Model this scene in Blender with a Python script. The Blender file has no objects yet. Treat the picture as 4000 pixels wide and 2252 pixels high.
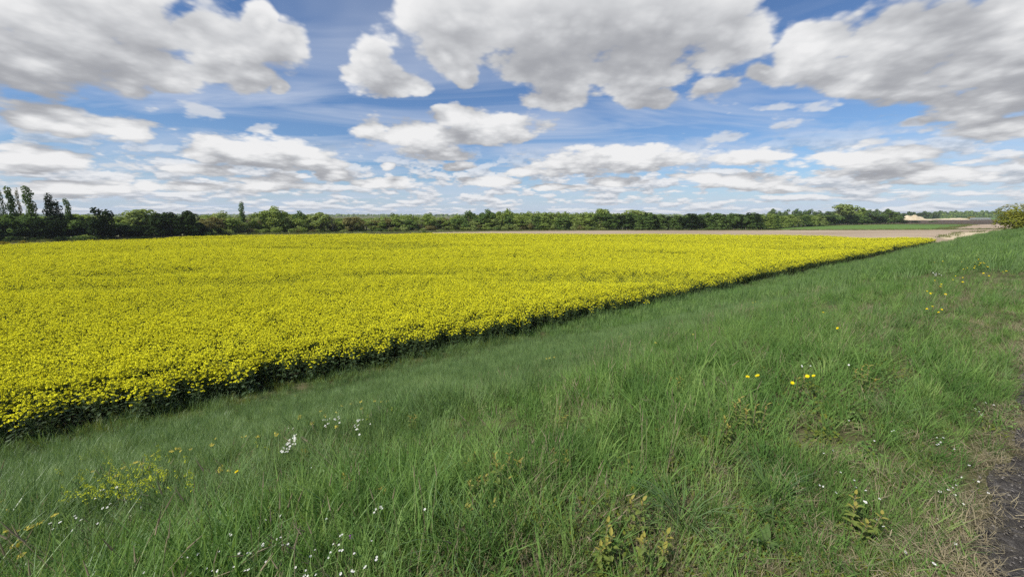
import bpy, bmesh, math, random
import numpy as np
from mathutils import Vector, Matrix, Euler

SC = bpy.context.scene
COL = SC.collection
R = math.radians
random.seed(7)
rng = np.random.default_rng(7)

# ------------------------------------------------------------------ camera
F_PX, CX, CY, W_PX, H_PX = 1504.0, 2000.0, 1126.0, 4000, 2252      # photograph calibration
HORIZON = 840.0
PITCH = math.atan((CY - HORIZON) / F_PX)
EYE = Vector((0.0, 0.0, 0.0))                                      # eye level is z = 0
FIELD_Z = -6.0                                                     # the fields lie 6 m below the eye
cam_d = bpy.data.cameras.new('camera')
cam_d.sensor_width = 36.0
cam_d.lens = 36.0 * F_PX / W_PX
cam_d.clip_start, cam_d.clip_end = 0.05, 30000.0
cam = bpy.data.objects.new('camera', cam_d)
COL.objects.link(cam)
cam.location = EYE
cam.rotation_euler = (R(90) - PITCH, 0, 0)
SC.camera = cam

CP, SP = math.cos(PITCH), math.sin(PITCH)
def ray(u, v):
    """direction seen at a pixel of the photograph"""
    x, yd = (u - CX) / F_PX, (v - CY) / F_PX
    return Vector((x, CP - yd * SP, -SP - yd * CP))
def at_z(u, v, z):
    d = ray(u, v); return d * (z / d.z)
def at_depth(u, v, y):
    d = ray(u, v); return d * (y / d.y)

# ------------------------------------------------------------------ sun, exposure
SUN_AZ, SUN_EL = R(236.0), R(48.0)            # clockwise from +Y: behind the left shoulder
sun_d = bpy.data.lights.new('sun', 'SUN')
sun_d.energy = 4.9
sun_d.angle = R(0.53)
sun_d.color = (1.0, 0.955, 0.88)
sun = bpy.data.objects.new('sun', sun_d)
COL.objects.link(sun)
to_sun = Vector((math.sin(SUN_AZ) * math.cos(SUN_EL), math.cos(SUN_AZ) * math.cos(SUN_EL), math.sin(SUN_EL)))
sun.rotation_euler = to_sun.to_track_quat('Z', 'Y').to_euler()
sun.location = to_sun * 50
SC.view_settings.view_transform = 'Standard'
SC.view_settings.look = 'None'
SC.view_settings.exposure = 0.14
SC.view_settings.gamma = 1.0
SC.view_settings.use_curve_mapping = False
SC.render.engine = 'CYCLES'
SC.cycles.max_bounces = 6
SC.cycles.diffuse_bounces = 3
SC.cycles.glossy_bounces = 2
SC.cycles.transmission_bounces = 3
SC.cycles.transparent_max_bounces = 6
SC.cycles.use_denoising = False

# ------------------------------------------------------------------ node helper
class NT:
    """writes node trees as expressions"""
    def __init__(s, tree): s.t = tree; s.n = tree.nodes; s.l = tree.links
    def node(s, kind, **kw):
        n = s.n.new(kind)
        for k, v in kw.items(): setattr(n, k, v)
        return n
    def put(s, sock, v):
        if hasattr(v, 'is_output'): s.l.new(v, sock)
        elif v is not None: sock.default_value = v
    def math(s, op, a, b=None, c=None, clamp=False):
        n = s.node('ShaderNodeMath', operation=op); n.use_clamp = clamp
        for i, v in enumerate((a, b, c)): s.put(n.inputs[i], v)
        return n.outputs[0]
    def vmath(s, op, a, b=None, scale=None):
        n = s.node('ShaderNodeVectorMath', operation=op)
        s.put(n.inputs[0], a)
        if b is not None: s.put(n.inputs[1], b)
        if scale is not None: s.put(n.inputs['Scale'], scale)
        return n.outputs['Value'] if op in ('DOT_PRODUCT', 'LENGTH', 'DISTANCE') else n.outputs['Vector']
    def add(s, a, b): return s.math('ADD', a, b)
    def sub(s, a, b): return s.math('SUBTRACT', a, b)
    def mul(s, a, b): return s.math('MULTIPLY', a, b)
    def xyz(s, x, y, z):
        n = s.node('ShaderNodeCombineXYZ')
        for i, v in enumerate((x, y, z)): s.put(n.inputs[i], v)
        return n.outputs[0]
    def sep(s, v):
        n = s.node('ShaderNodeSeparateXYZ'); s.put(n.inputs[0], v); return n.outputs
    def noise(s, vec, scale, detail=4, rough=0.55, dist=0.0, out=0, dim='3D'):
        n = s.node('ShaderNodeTexNoise', noise_dimensions=dim); s.put(n.inputs['Vector'], vec)
        n.inputs['Scale'].default_value = scale; n.inputs['Detail'].default_value = detail
        n.inputs['Roughness'].default_value = rough; n.inputs['Distortion'].default_value = dist
        return n.outputs[out]
    def voro(s, vec, scale, detail=0, rough=0.5, smooth=0.6, feature='SMOOTH_F1', rand=1.0, dim='3D'):
        n = s.node('ShaderNodeTexVoronoi', feature=feature, voronoi_dimensions=dim); s.put(n.inputs['Vector'], vec)
        n.inputs['Scale'].default_value = scale; n.inputs['Detail'].default_value = detail
        n.inputs['Roughness'].default_value = rough; n.inputs['Randomness'].default_value = rand
        if feature == 'SMOOTH_F1': n.inputs['Smoothness'].default_value = smooth
        return n.outputs['Distance']
    def maprange(s, v, a, b, c=0.0, d=1.0, kind='LINEAR'):
        n = s.node('ShaderNodeMapRange', interpolation_type=kind); n.clamp = True
        for i, x in enumerate((v, a, b, c, d)): s.put(n.inputs[i], x)
        return n.outputs[0]
    def mix(s, fac, a, b, blend='MIX'):
        n = s.node('ShaderNodeMix', data_type='RGBA', blend_type=blend)
        s.put(n.inputs['Factor'], fac)
        s.put(n.inputs[6], a if hasattr(a, 'is_output') else (*a, 1.0) if len(a) == 3 else a)
        s.put(n.inputs[7], b if hasattr(b, 'is_output') else (*b, 1.0) if len(b) == 3 else b)
        return n.outputs[2]
    def ramp(s, fac, stops, mode='LINEAR'):
        n = s.node('ShaderNodeValToRGB'); s.put(n.inputs[0], fac); cr = n.color_ramp; cr.interpolation = mode
        while len(cr.elements) < len(stops): cr.elements.new(0.5)
        for e, (p, c) in zip(cr.elements, stops):
            e.position = p; e.color = (*c, 1.0) if len(c) == 3 else c
        return n.outputs[0]
# ------------------------------------------------------------------ sky: Nishita sky with fair-weather cumulus
# solid clouds, each row one lobe: photo position of its middle and its half width and height (2576 px wide copy)
CLOUD_LOBES = [
    # cloud bank high on the left
    (150, 40, 330, 130, 0), (90, 165, 330, 70, 3), (340, 150, 150, 85, 8), (430, 205, 90, 30, 4), (-150, 110, 300, 150, 0), (330, 15, 110, 55, 20),
    # tower cloud beside it
    (590, 140, 165, 80, 4), (655, 70, 55, 55, 0), (722, 100, 62, 62, 20), (640, 195, 75, 34, 0), (505, 85, 75, 50, 20),
    # small heart shaped cloud
    (940, 145, 66, 46, 0), (955, 190, 118, 42, 4), (1045, 210, 45, 34, 20), (878, 180, 46, 32, 0), (707, 222, 26, 18, 0),
    # great cloud over the middle
    (1170, 60, 185, 100, -8), (1400, 60, 300, 130, 0), (1640, 60, 290, 140, 0), (1830, 80, 130, 100, 0), (1125, 132, 55, 52, 30), (1180, 180, 45, 38, 40),
    (1380, 175, 130, 62, 18), (1590, 190, 130, 55, 0), (1420, 238, 110, 40, -4), (1640, 240, 80, 38, -6), (1785, 222, 68, 36, -6),
    # bank on the right
    (2080, 110, 170, 70, -28), (2330, 80, 330, 130, -10), (2560, 130, 280, 150, 0), (2150, 190, 230, 62, 8), (1935, 188, 62, 30, 20), (2280, 235, 260, 40, 4),
    (2500, 255, 230, 62, -6), (2520, 325, 210, 40, -4), (2560, 40, 250, 120, 0),
    # low clouds, left half
    (85, 300, 125, 46, 2), (185, 325, 85, 30, 0), (310, 322, 112, 30, 3), (80, 400, 175, 38, 4), (640, 385, 190, 44, 4), (525, 372, 52, 30, 10), (790, 402, 105, 32, 6),
    (510, 428, 105, 20, 0), (180, 472, 200, 26, 0), (370, 468, 42, 15, 0), (480, 472, 80, 13, 0), (690, 462, 115, 25, -2), (845, 441, 66, 17, 0), (965, 460, 85, 17, 2),
    # low clouds, middle
    (928, 335, 62, 34, 0), (1060, 342, 140, 44, 4), (1235, 328, 140, 44, -3), (1140, 292, 66, 34, 0), (1155, 420, 38, 14, 0), (978, 418, 19, 13, 0),
    (1120, 385, 80, 22, 0), (1230, 455, 82, 15, 0), (1395, 470, 70, 12, 0), (1545, 460, 70, 14, 0),
    # low clouds, right half
    (1560, 402, 215, 36, -2), (1430, 412, 85, 28, -6), (1325, 430, 62, 13, -6), (1880, 392, 102, 25, 0), (1830, 450, 140, 20, 2), (2190, 395, 185, 32, -6),
    (2310, 432, 210, 34, 0), (1925, 470, 170, 14, 3), (2590, 404, 70, 18, 0),
]
# thin ragged clouds
WISP_LOBES = [
    (505, 275, 140, 46, 4), (390, 268, 45, 20, 10), (645, 325, 60, 18, 4), (520, 30, 80, 50, 20), (1090, 410, 70, 34, 0), (1830, 338, 110, 27, -10), (1960, 315, 110, 20, -8),
    (270, 415, 90, 22, 4), (700, 0, 90, 18, 0), (2060, 265, 200, 22, 0), (2300, 300, 60, 40, 0), (2200, 360, 100, 14, -12),
]
world = bpy.data.worlds.new('World')
SC.world = world
world.use_nodes = True
world.node_tree.nodes.clear()
K = W_PX / 2576.0

def lobe_chain(g, p, lobes, smooth):
    """smooth union of ellipses in sky coordinates p = (x/y, z/y, 1)"""
    def sky(u, v):
        d = ray(u * K, v * K); return np.array((d.x / d.y, d.z / d.y))
    cur = None
    for (x, y, rx, ry, rot) in lobes:
        c = sky(x, y); a = math.radians(rot); e = 4.0
        du = (sky(x + math.cos(a) * e, y + math.sin(a) * e) - sky(x - math.cos(a) * e, y - math.sin(a) * e)) / (2 * e) * rx
        dv = (sky(x - math.sin(a) * e, y + math.cos(a) * e) - sky(x + math.sin(a) * e, y - math.cos(a) * e)) / (2 * e) * ry
        M = np.linalg.inv(np.stack((du, dv), axis=1)); k = -M @ c
        u = g.vmath('DOT_PRODUCT', p, (M[0, 0], M[0, 1], k[0]))
        v = g.vmath('DOT_PRODUCT', p, (M[1, 0], M[1, 1], k[1]))
        ln = g.vmath('LENGTH', g.xyz(u, v, 0.0))
        cur = ln if cur is None else g.math('SMOOTH_MIN', cur, ln, smooth)
    return cur

def cloud_group():
    t = bpy.data.node_groups.new('cumulus_density', 'ShaderNodeTree')
    t.interface.new_socket('Direction', in_out='INPUT', socket_type='NodeSocketVector')
    t.interface.new_socket('Density', in_out='OUTPUT', socket_type='NodeSocketFloat')
    t.interface.new_socket('Wisp', in_out='OUTPUT', socket_type='NodeSocketFloat')
    t.interface.new_socket('Billow', in_out='OUTPUT', socket_type='NodeSocketFloat')
    t.interface.new_socket('Broad', in_out='OUTPUT', socket_type='NodeSocketFloat')
    t.interface.new_socket('Body', in_out='OUTPUT', socket_type='NodeSocketFloat')
    g = NT(t)
    d = g.node('NodeGroupInput').outputs[0]
    x, y, z = g.sep(d)
    zc = g.math('MAXIMUM', z, 0.0)
    zz = g.add(zc, 0.22)
    q = g.xyz(g.math('DIVIDE', x, zz), g.math('DIVIDE', y, zz), g.mul(z, 2.0))
    big = g.noise(q, 2.3, 2, 0.5, out=1, dim='2D')
    ys = g.math('MAXIMUM', y, 0.08)
    p = g.xyz(g.math('DIVIDE', x, ys), g.math('DIVIDE', z, ys), 1.0)
    warp = g.vmath('SUBTRACT', big, (0.5, 0.5, 0.5))
    warp = g.vmath('MULTIPLY', warp, (0.17, 0.10, 0.0))
    warp = g.vmath('SCALE', warp, scale=g.math('MINIMUM', g.add(g.mul(zc, 1.3), 0.06), 0.7))
    p = g.vmath('ADD', p, warp)
    puff = g.voro(q, 4.6, 3.0, 0.55, 0.35, dim='2D')
    fine = g.noise(q, 5.0, 7, 0.62, dim='2D')
    billow = g.add(g.mul(g.sub(0.46, puff), 1.55), g.mul(g.sub(fine, 0.5), 0.95))
    D = g.sub(1.36, lobe_chain(g, p, CLOUD_LOBES, 0.12))
    Wd = g.sub(1.22, lobe_chain(g, p, WISP_LOBES, 0.25))
    # away from the view the same kind of cloud goes on, scattered by noise on the cloud plane
    zz2 = g.add(zc, 0.10)
    q2 = g.xyz(g.math('DIVIDE', x, zz2), g.math('DIVIDE', y, zz2), 3.7)
    scatter = g.mul(g.sub(g.noise(q2, 0.75, 1, 0.5, dim='2D'), 0.50), 5.0)
    front = g.maprange(y, 0.28, 0.50)
    D = g.add(g.mul(D, front), g.mul(scatter, g.sub(1.0, front)))
    dens = g.add(D, g.mul(billow, 0.46))
    wis = g.add(Wd, g.mul(billow, 0.95))
    o = g.node('NodeGroupOutput')
    g.put(o.inputs[0], dens); g.put(o.inputs[1], wis); g.put(o.inputs[2], billow); g.put(o.inputs[3], g.sub(g.sep(big)[2], 0.5)); g.put(o.inputs[4], g.add(D, g.mul(billow, 0.16)))
    return t

w = NT(world.node_tree)
sky_tex = w.node('ShaderNodeTexSky', sky_type='NISHITA')
sky_tex.sun_disc = False
sky_tex.sun_elevation, sky_tex.sun_rotation = SUN_EL, SUN_AZ
sky_tex.altitude, sky_tex.air_density, sky_tex.dust_density, sky_tex.ozone_density = 50.0, 1.0, 0.35, 2.2
CG = cloud_group()
d = w.node('ShaderNodeTexCoord').outputs['Generated']
d = w.vmath('NORMALIZE', d)
dx, dy, dz = w.sep(d)
g0 = w.node('ShaderNodeGroup', node_tree=CG); w.put(g0.inputs[0], d)
# second sample a little way up towards the sun: how much cloud lies between here and the light
el = w.math('MAXIMUM', dz, 0.0)
step = w.math('MINIMUM', w.add(w.mul(el, 0.17), 0.016), 0.085)
up = w.vmath('SCALE', (-0.35, -0.15, 1.0), scale=step)
g1 = w.node('ShaderNodeGroup', node_tree=CG); w.put(g1.inputs[0], w.vmath('NORMALIZE', w.vmath('ADD', d, up)))
D0, W0, B0 = g0.outputs[0], g0.outputs[1], g0.outputs[2]
D1, W1 = g1.outputs[0], g1.outputs[1]
alpha = w.maprange(D0, -0.04, w.add(0.40, w.mul(el, -0.18)), kind='SMOOTHSTEP')
S0, S1 = g0.outputs[4], g1.outputs[4]
slope = w.sub(S1, S0)                                       # above 0: the cloud goes on above, so this is its underside
over = w.maprange(el, 0.10, 0.45)                           # seen from below
edge = w.maprange(S0, 0.20, 0.90)
shade = w.add(w.mul(slope, w.sub(0.66, w.mul(over, 0.34))), w.sub(0.45, w.mul(over, 0.16)))
shade = w.add(shade, w.mul(w.mul(w.sub(edge, 0.26), over), 0.70))
relief = w.sub(g1.outputs[2], B0)
fine_w = w.sub(1.0, w.mul(over, 0.40))
shade = w.add(shade, w.mul(w.mul(relief, fine_w), 0.15))
shade = w.sub(shade, w.mul(w.mul(B0, fine_w), 0.22))
shade = w.add(shade, w.mul(g0.outputs[3], 1.0))
# soft limit so that undersides keep their modelling
shade = w.math('SMOOTH_MIN', shade, 0.98, 0.35)
shade = w.math('MAXIMUM', shade, 0.0)
ccol = w.ramp(shade, [(0.0, (8.6, 8.6, 8.65)), (0.20, (7.7, 7.75, 7.85)), (0.45, (6.2, 6.3, 6.5)), (0.72, (4.7, 4.8, 5.05)), (1.0, (3.5, 3.6, 3.9))])
# blue
blue = w.mix(1.0, sky_tex.outputs[0], (0.72, 0.88, 1.10), 'MULTIPLY')
# high thin veil
zz = w.add(el, 0.10)
qv = w.xyz(w.math('DIVIDE', dx, zz), w.mul(w.math('DIVIDE', dy, zz), 2.6), 0.0)
veil = w.maprange(w.noise(qv, 0.55, 4, 0.6, 0.6, dim='2D'), 0.40, 0.76)
veil = w.mul(veil, w.maprange(el, 0.62, 0.20, 0.0, 0.75))
col = w.mix(veil, blue, (6.0, 6.6, 7.8))
# rows of small far clouds low down: puffs with white tops and grey undersides, closer together towards the horizon
az = w.math('ARCTAN2', dx, dy)
elw = w.math('POWER', w.add(el, 0.004), 0.55)                 # squeezes the rows towards the horizon
def low_clouds(dz_):
    v = w.add(w.mul(elw, 31.0), dz_)
    pl = w.xyz(w.mul(az, 17.0), v, 0.0)
    return w.add(w.noise(pl, 0.62, 5, 0.58, 0.15, dim='2D'), w.mul(w.sub(0.42, w.voro(pl, 1.5, 2, 0.5, 0.35, dim='2D')), 0.20))
nl, nl2 = low_clouds(0.0), low_clouds(0.5)
al = w.mul(w.maprange(nl, 0.36, 0.50, kind='SMOOTHSTEP'), w.maprange(el, 0.17, 0.09))
al = w.mul(al, w.maprange(el, 0.0, 0.03, 0.70, 0.95))
lowc = w.ramp(w.maprange(w.sub(nl2, nl), -0.16, 0.15), [(0.0, (8.3, 8.4, 8.6)), (0.4, (6.9, 7.1, 7.5)), (0.75, (5.2, 5.55, 6.1)), (1.0, (4.4, 4.8, 5.4))])
haze = w.maprange(el, 0.10, 0.0, 0.0, 0.75)
col = w.mix(haze, col, (5.2, 6.15, 7.9))
col = w.mix(al, col, lowc)
aw = w.mul(w.maprange(W0, 0.05, 0.75, kind='SMOOTHSTEP'), 0.72)
wcol = w.ramp(w.maprange(W1, -0.3, 1.0), [(0.0, (7.2, 7.35, 7.6)), (1.0, (4.3, 4.5, 4.9))])
col = w.mix(aw, col, wcol)
col = w.mix(alpha, col, ccol)
bg = w.node('ShaderNodeBackground')
w.put(bg.inputs['Color'], col)
bg.inputs['Strength'].default_value = 0.092
wo = w.node('ShaderNodeOutputWorld')
w.l.new(bg.outputs[0], wo.inputs['Surface'])
world.cycles.sampling_method = 'NONE'
# ------------------------------------------------------------------ shared builders
def tag(o, label=None, cat=None, group=None, kind=None):
    if label: o['label'] = label
    if cat: o['category'] = cat
    if group: o['group'] = group
    if kind: o['kind'] = kind
    return o

class MB:
    """collects vertices and faces of one mesh"""
    def __init__(s): s.v = []; s.f = []; s.m = []
    def face(s, pts, m=0):
        i = len(s.v); s.v.extend([tuple(p) for p in pts]); s.f.append(tuple(range(i, i + len(pts)))); s.m.append(m)
    def tube(s, a, b, ra, rb, n=5, m=0):
        a, b = Vector(a), Vector(b); ax = (b - a).normalized()
        e1 = ax.orthogonal().normalized(); e2 = ax.cross(e1); i = len(s.v)
        for p, r in ((a, ra), (b, rb)):
            for k in range(n):
                t = 2 * math.pi * k / n; s.v.append(tuple(p + e1 * (r * math.cos(t)) + e2 * (r * math.sin(t))))
        for k in range(n):
            s.f.append((i + k, i + (k + 1) % n, i + n + (k + 1) % n, i + n + k)); s.m.append(m)
    def path(s, pts, r0, r1, n=5, m=0):
        for k in range(len(pts) - 1):
            f0, f1 = k / (len(pts) - 1), (k + 1) / (len(pts) - 1)
            s.tube(pts[k], pts[k + 1], r0 + (r1 - r0) * f0, r0 + (r1 - r0) * f1, n, m)
    def blade(s, base, lean, length, width, curve, segs=3, m=0, twist=0.0):
        """a tapering blade: leans towards angle `lean` and droops by `curve`"""
        base = Vector(base); dirv = Vector((math.cos(lean), math.sin(lean), 0)); side = Vector((-math.sin(lean + twist), math.cos(lean + twist), 0))
        i = len(s.v); p = base.copy(); ang = random.uniform(0.02, 0.25)
        for k in range(segs + 1):
            f = k / segs; w_ = width * 0.5 * (1 - f ** 1.7) * (0.75 + 0.5 * min(1, f * 3) * (1 - f))
            if k == segs: s.v.append(tuple(p))
            else: s.v.append(tuple(p - side * w_)); s.v.append(tuple(p + side * w_))
            p = p + (dirv * math.sin(ang) + Vector((0, 0, 1)) * math.cos(ang)) * (length / segs); ang += curve / segs
        for k in range(segs):
            if k == segs - 1: s.f.append((i + 2 * k, i + 2 * k + 1, i + 2 * k + 2))
            else: s.f.append((i + 2 * k, i + 2 * k + 1, i + 2 * k + 3, i + 2 * k + 2))
            s.m.append(m)
    def leaf(s, base, az, pitch, length, width, droop=0.5, m=0, fold=0.15):
        """broad pointed leaf of six faces with a folded midrib"""
        base = Vector(base); d_ = Vector((math.cos(az), math.sin(az), 0)); sd = Vector((-math.sin(az), math.cos(az), 0)); i = len(s.v)
        p = base.copy(); a = pitch
        for k, wf in enumerate((0.12, 0.95, 0.8, 0.0)):
            up = Vector((0, 0, 1)) * math.cos(a) - d_ * math.sin(a)
            if k < 3:
                s.v.append(tuple(p - sd * width * 0.5 * wf + up * width * fold * wf)); s.v.append(tuple(p)); s.v.append(tuple(p + sd * width * 0.5 * wf + up * width * fold * wf))
            else: s.v.append(tuple(p))
            p = p + (d_ * math.cos(a) + Vector((0, 0, 1)) * math.sin(a)) * (length / 3); a -= droop / 3
        for k in range(2):
            j = i + 3 * k
            s.f += [(j, j + 1, j + 4, j + 3), (j + 1, j + 2, j + 5, j + 4)]; s.m += [m, m]
        j = i + 6
        s.f += [(j, j + 1, j + 3), (j + 1, j + 2, j + 3)]; s.m += [m, m]
    def mesh(s, name, mats, smooth=False):
        me = bpy.data.meshes.new(name); me.from_pydata(s.v, [], s.f)
        for mm in (mats if isinstance(mats, (list, tuple)) else [mats]): me.materials.append(mm)
        me.polygons.foreach_set('material_index', s.m)
        if smooth: me.polygons.foreach_set('use_smooth', [True] * len(s.f))
        me.update(); return me
    def build(s, name, mats, parent=None, smooth=False):
        o = bpy.data.objects.new(name, s.mesh(name, mats, smooth)); COL.objects.link(o); o.parent = parent; return o

def empty(name, loc, rz=0.0):
    o = bpy.data.objects.new(name, None); COL.objects.link(o)
    o.location = loc; o.rotation_euler = (0, 0, rz); o.empty_display_size = 0.1
    return o
def put(name, mesh, parent, loc=(0, 0, 0), rot=(0, 0, 0), scl=(1, 1, 1)):
    o = bpy.data.objects.new(name, mesh); COL.objects.link(o); o.parent = parent
    o.location = loc; o.rotation_euler = rot; o.scale = scl
    return o
def copy_tree(o, parent=None):
    c = o.copy(); COL.objects.link(c); c.parent = parent
    for ch in list(o.children): copy_tree(ch, c)
    return c

# ------------------------------------------------------------------ materials
def mat(name):
    m = bpy.data.materials.new(name); m.use_nodes = True; m.node_tree.nodes.clear(); g = NT(m.node_tree)
    out = g.node('ShaderNodeOutputMaterial'); return m, g, out
def leafy(name, cols, trans=0.35, rough=0.55, spread=1.0, patch=None, gloss=0.25, vscale=None):
    """leaf or petal: colour varies from plant to plant and over the ground, light comes through"""
    m, g, out = mat(name)
    rnd = g.node('ShaderNodeObjectInfo').outputs['Random']
    pos = g.node('ShaderNodeNewGeometry').outputs['Position']
    n = g.noise(pos, patch or 0.6, 3, 0.6)
    f = g.add(g.mul(rnd, 0.5 * spread), g.mul(g.maprange(n, 0.3, 0.7), 1.0 - 0.5 * spread))
    if vscale: f = g.add(f, g.mul(g.sub(g.noise(pos, vscale, 2, 0.5), 0.5), 0.6))
    k = len(cols) - 1
    c = g.ramp(f, [(i / max(k, 1), cc) for i, cc in enumerate(cols)])
    d1 = g.node('ShaderNodeBsdfDiffuse'); g.put(d1.inputs['Color'], c)
    t1 = g.node('ShaderNodeBsdfTranslucent'); g.put(t1.inputs['Color'], g.mix(1.0, c, (1.15, 1.1, 0.7), 'MULTIPLY'))
    mx = g.node('ShaderNodeMixShader'); mx.inputs[0].default_value = trans
    g.l.new(d1.outputs[0], mx.inputs[1]); g.l.new(t1.outputs[0], mx.inputs[2])
    res = mx.outputs[0]
    if gloss > 0:
        gl = g.node('ShaderNodeBsdfGlossy'); gl.inputs['Roughness'].default_value = rough; gl.inputs['Color'].default_value = (1, 1, 1, 1)
        fr = g.node('ShaderNodeFresnel'); fr.inputs[0].default_value = 1.4
        m2 = g.node('ShaderNodeMixShader'); g.put(m2.inputs[0], g.mul(fr.outputs[0], gloss))
        g.l.new(res, m2.inputs[1]); g.l.new(gl.outputs[0], m2.inputs[2]); res = m2.outputs[0]
    g.l.new(res, out.inputs['Surface']); return m
def soil(name, cols, scale=1.0, rough=0.95, bump=0.3, stretch=(1, 1, 1), fine=12.0, detail=6):
    m, g, out = mat(name)
    pos = g.node('ShaderNodeNewGeometry').outputs['Position']
    p = g.vmath('MULTIPLY', pos, stretch)
    n1 = g.noise(p, scale, detail, 0.62); n2 = g.noise(pos, fine, 5, 0.65)
    f = g.maprange(g.add(g.mul(n1, 0.65), g.mul(n2, 0.35)), 0.33, 0.67)
    c = g.ramp(f, [(i / (len(cols) - 1), cc) for i, cc in enumerate(cols)])
    b = g.node('ShaderNodeBsdfPrincipled'); g.put(b.inputs['Base Color'], c); b.inputs['Roughness'].default_value = rough
    b.inputs['Specular IOR Level'].default_value = 0.06
    bp = g.node('ShaderNodeBump'); bp.inputs['Strength'].default_value = bump; bp.inputs['Distance'].default_value = 0.06
    g.put(bp.inputs['Height'], n2); g.l.new(bp.outputs[0], b.inputs['Normal'])
    g.l.new(b.outputs[0], out.inputs['Surface']); return m

M_petal = leafy('rape_petals', [(0.82, 0.78, 0.030), (0.90, 0.865, 0.040), (0.92, 0.90, 0.052)], 0.24, spread=0.9, gloss=0.0)
M_rapeleaf = leafy('rape_leaves', [(0.036, 0.068, 0.024), (0.060, 0.100, 0.034)], 0.25, gloss=0.04)
M_rapestem = leafy('rape_stems', [(0.11, 0.155, 0.042), (0.17, 0.215, 0.062)], 0.25, gloss=0.03)
M_bud = leafy('rape_buds', [(0.42, 0.45, 0.03), (0.55, 0.55, 0.035)], 0.25, gloss=0.0)
M_grass = leafy('meadow_grass', [(0.068, 0.142, 0.035), (0.128, 0.240, 0.058), (0.215, 0.342, 0.092), (0.330, 0.432, 0.148)], 0.42, spread=0.85, patch=1.6, gloss=0.05, rough=0.5)
M_bluegrass = leafy('slope_grass', [(0.100, 0.174, 0.062), (0.176, 0.276, 0.098), (0.280, 0.385, 0.155)], 0.42, spread=0.85, patch=0.9, gloss=0.05, rough=0.5)
M_dry = leafy('dry_grass', [(0.20, 0.165, 0.095), (0.33, 0.28, 0.175), (0.47, 0.405, 0.275)], 0.3, spread=1.0, gloss=0.05)
M_seed = leafy('grass_seed_heads', [(0.30, 0.25, 0.16), (0.42, 0.36, 0.24)], 0.35, gloss=0.0)
M_moss = leafy('verge_herbs', [(0.075, 0.125, 0.024), (0.145, 0.180, 0.030), (0.24, 0.24, 0.040)], 0.35, spread=0.9, gloss=0.05)

# ------------------------------------------------------------------ the bank and the fields
dv = ray(4187, 840); DT = Vector((dv.x, dv.y, 0)).normalized()            # along the bank, away to the right
DN = Vector((-DT.y, DT.x, 0))                                             # down the bank, towards the field
EDGE = float(np.mean([DN.dot(at_z(u, v, FIELD_Z)) for u, v in ((512, 1646), (1056, 1530), (1553, 1405), (2065, 1301), (2640, 1172), (3106, 1071))]))
def ts(p): return DT.dot(p), DN.dot(p)
def world_ts(t, s, z=0.0): return DT * t + DN * s + Vector((0, 0, z))
PX = [-60, -16, -5.5, -2.6, 0.15, 1.2, 3.0, 6.0, 10.0, 13.4, 14.6, 60]
PZ = [-6.02, -6.02, -2.0, -1.64, -1.62, -1.66, -2.10, -3.22, -4.78, -5.90, -6.02, -6.02]
def smooth_noise(x, y, seed=0):
    r = 0.0
    for k in range(5):
        a = 1.7 * k + seed; f = 0.33 * 1.75 ** k
        r = r + np.sin(f * (x * np.cos(a) + y * np.sin(a)) + 5.1 * k + seed * 3.3 + 1.3 * np.sin(f * 0.7 * (x * np.sin(a) - y * np.cos(a)) + k)) * 0.62 ** k
    return r / 2.3
def bank(t, s):
    z = np.interp(s, PX, PZ)
    lump = np.clip((s - 0.5) / 2.0, 0, 1) * np.clip((14.2 - s) / 3.0, 0, 1)
    return z + smooth_noise(t * 2.2, s * 2.2, 3) * 0.06 * lump + smooth_noise(t * 0.5, s * 0.5, 9) * 0.12 * lump
def on_bank(u, v, h=0.0):
    """point of the bank (raised by h) seen at a pixel of the photograph"""
    dd = ray(u, v); lo, hi = 0.5, 400.0
    for k in range(600):
        lam = 0.6 * 1.012 ** k; p = dd * lam; t, s = ts(p)
        if p.z <= float(bank(t, s)) + h: hi = lam; break
        lo = lam
    for _ in range(20):
        m_ = 0.5 * (lo + hi); p = dd * m_; t, s = ts(p)
        if p.z <= float(bank(t, s)) + h: hi = m_
        else: lo = m_
    p = dd * hi; t, s = ts(p)
    return Vector((p.x, p.y, float(bank(t, s))))
def flat(name, pts, m, z):
    me = bpy.data.meshes.new(name); me.from_pydata([(p[0], p[1], z) for p in pts], [], [tuple(range(len(pts)))]); me.materials.append(m); me.update()
    o = bpy.data.objects.new(name, me); COL.objects.link(o); o['kind'] = 'structure'; return o
def pix_poly(px, z=FIELD_Z): return [at_z(u, v, z) for u, v in px]

M_ground = soil('far_ground', [(0.075, 0.088, 0.032), (0.12, 0.125, 0.05), (0.16, 0.15, 0.075)], 0.02, fine=0.4)
M_plough = soil('ploughed_soil', [(0.27, 0.205, 0.135), (0.38, 0.295, 0.205), (0.47, 0.375, 0.27)], 0.06, stretch=(0.35, 1.6, 1), fine=1.2)
M_darksoil_shade = soil('dark_soil_cloud_shade', [(0.060, 0.045, 0.032), (0.090, 0.068, 0.048), (0.120, 0.092, 0.064)], 0.05, stretch=(0.3, 1.2, 1), fine=0.8)  # dark soil of the right field, also painted cloud shadow beyond the crop
M_pale = soil('pale_young_crop', [(0.16, 0.18, 0.085), (0.24, 0.25, 0.13), (0.32, 0.31, 0.18)], 0.08, stretch=(0.4, 2.0, 1), fine=1.0)
M_meadow = soil('meadow', [(0.075, 0.135, 0.030), (0.115, 0.195, 0.044), (0.17, 0.25, 0.065)], 0.05, stretch=(0.4, 1.4, 1), fine=0.8)
M_sand = soil('sand', [(0.42, 0.33, 0.20), (0.58, 0.48, 0.32), (0.68, 0.58, 0.41)], 0.12, fine=1.0)
M_rapesoil = soil('field_soil', [(0.022, 0.020, 0.012), (0.040, 0.036, 0.020)], 0.5, fine=6)
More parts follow.
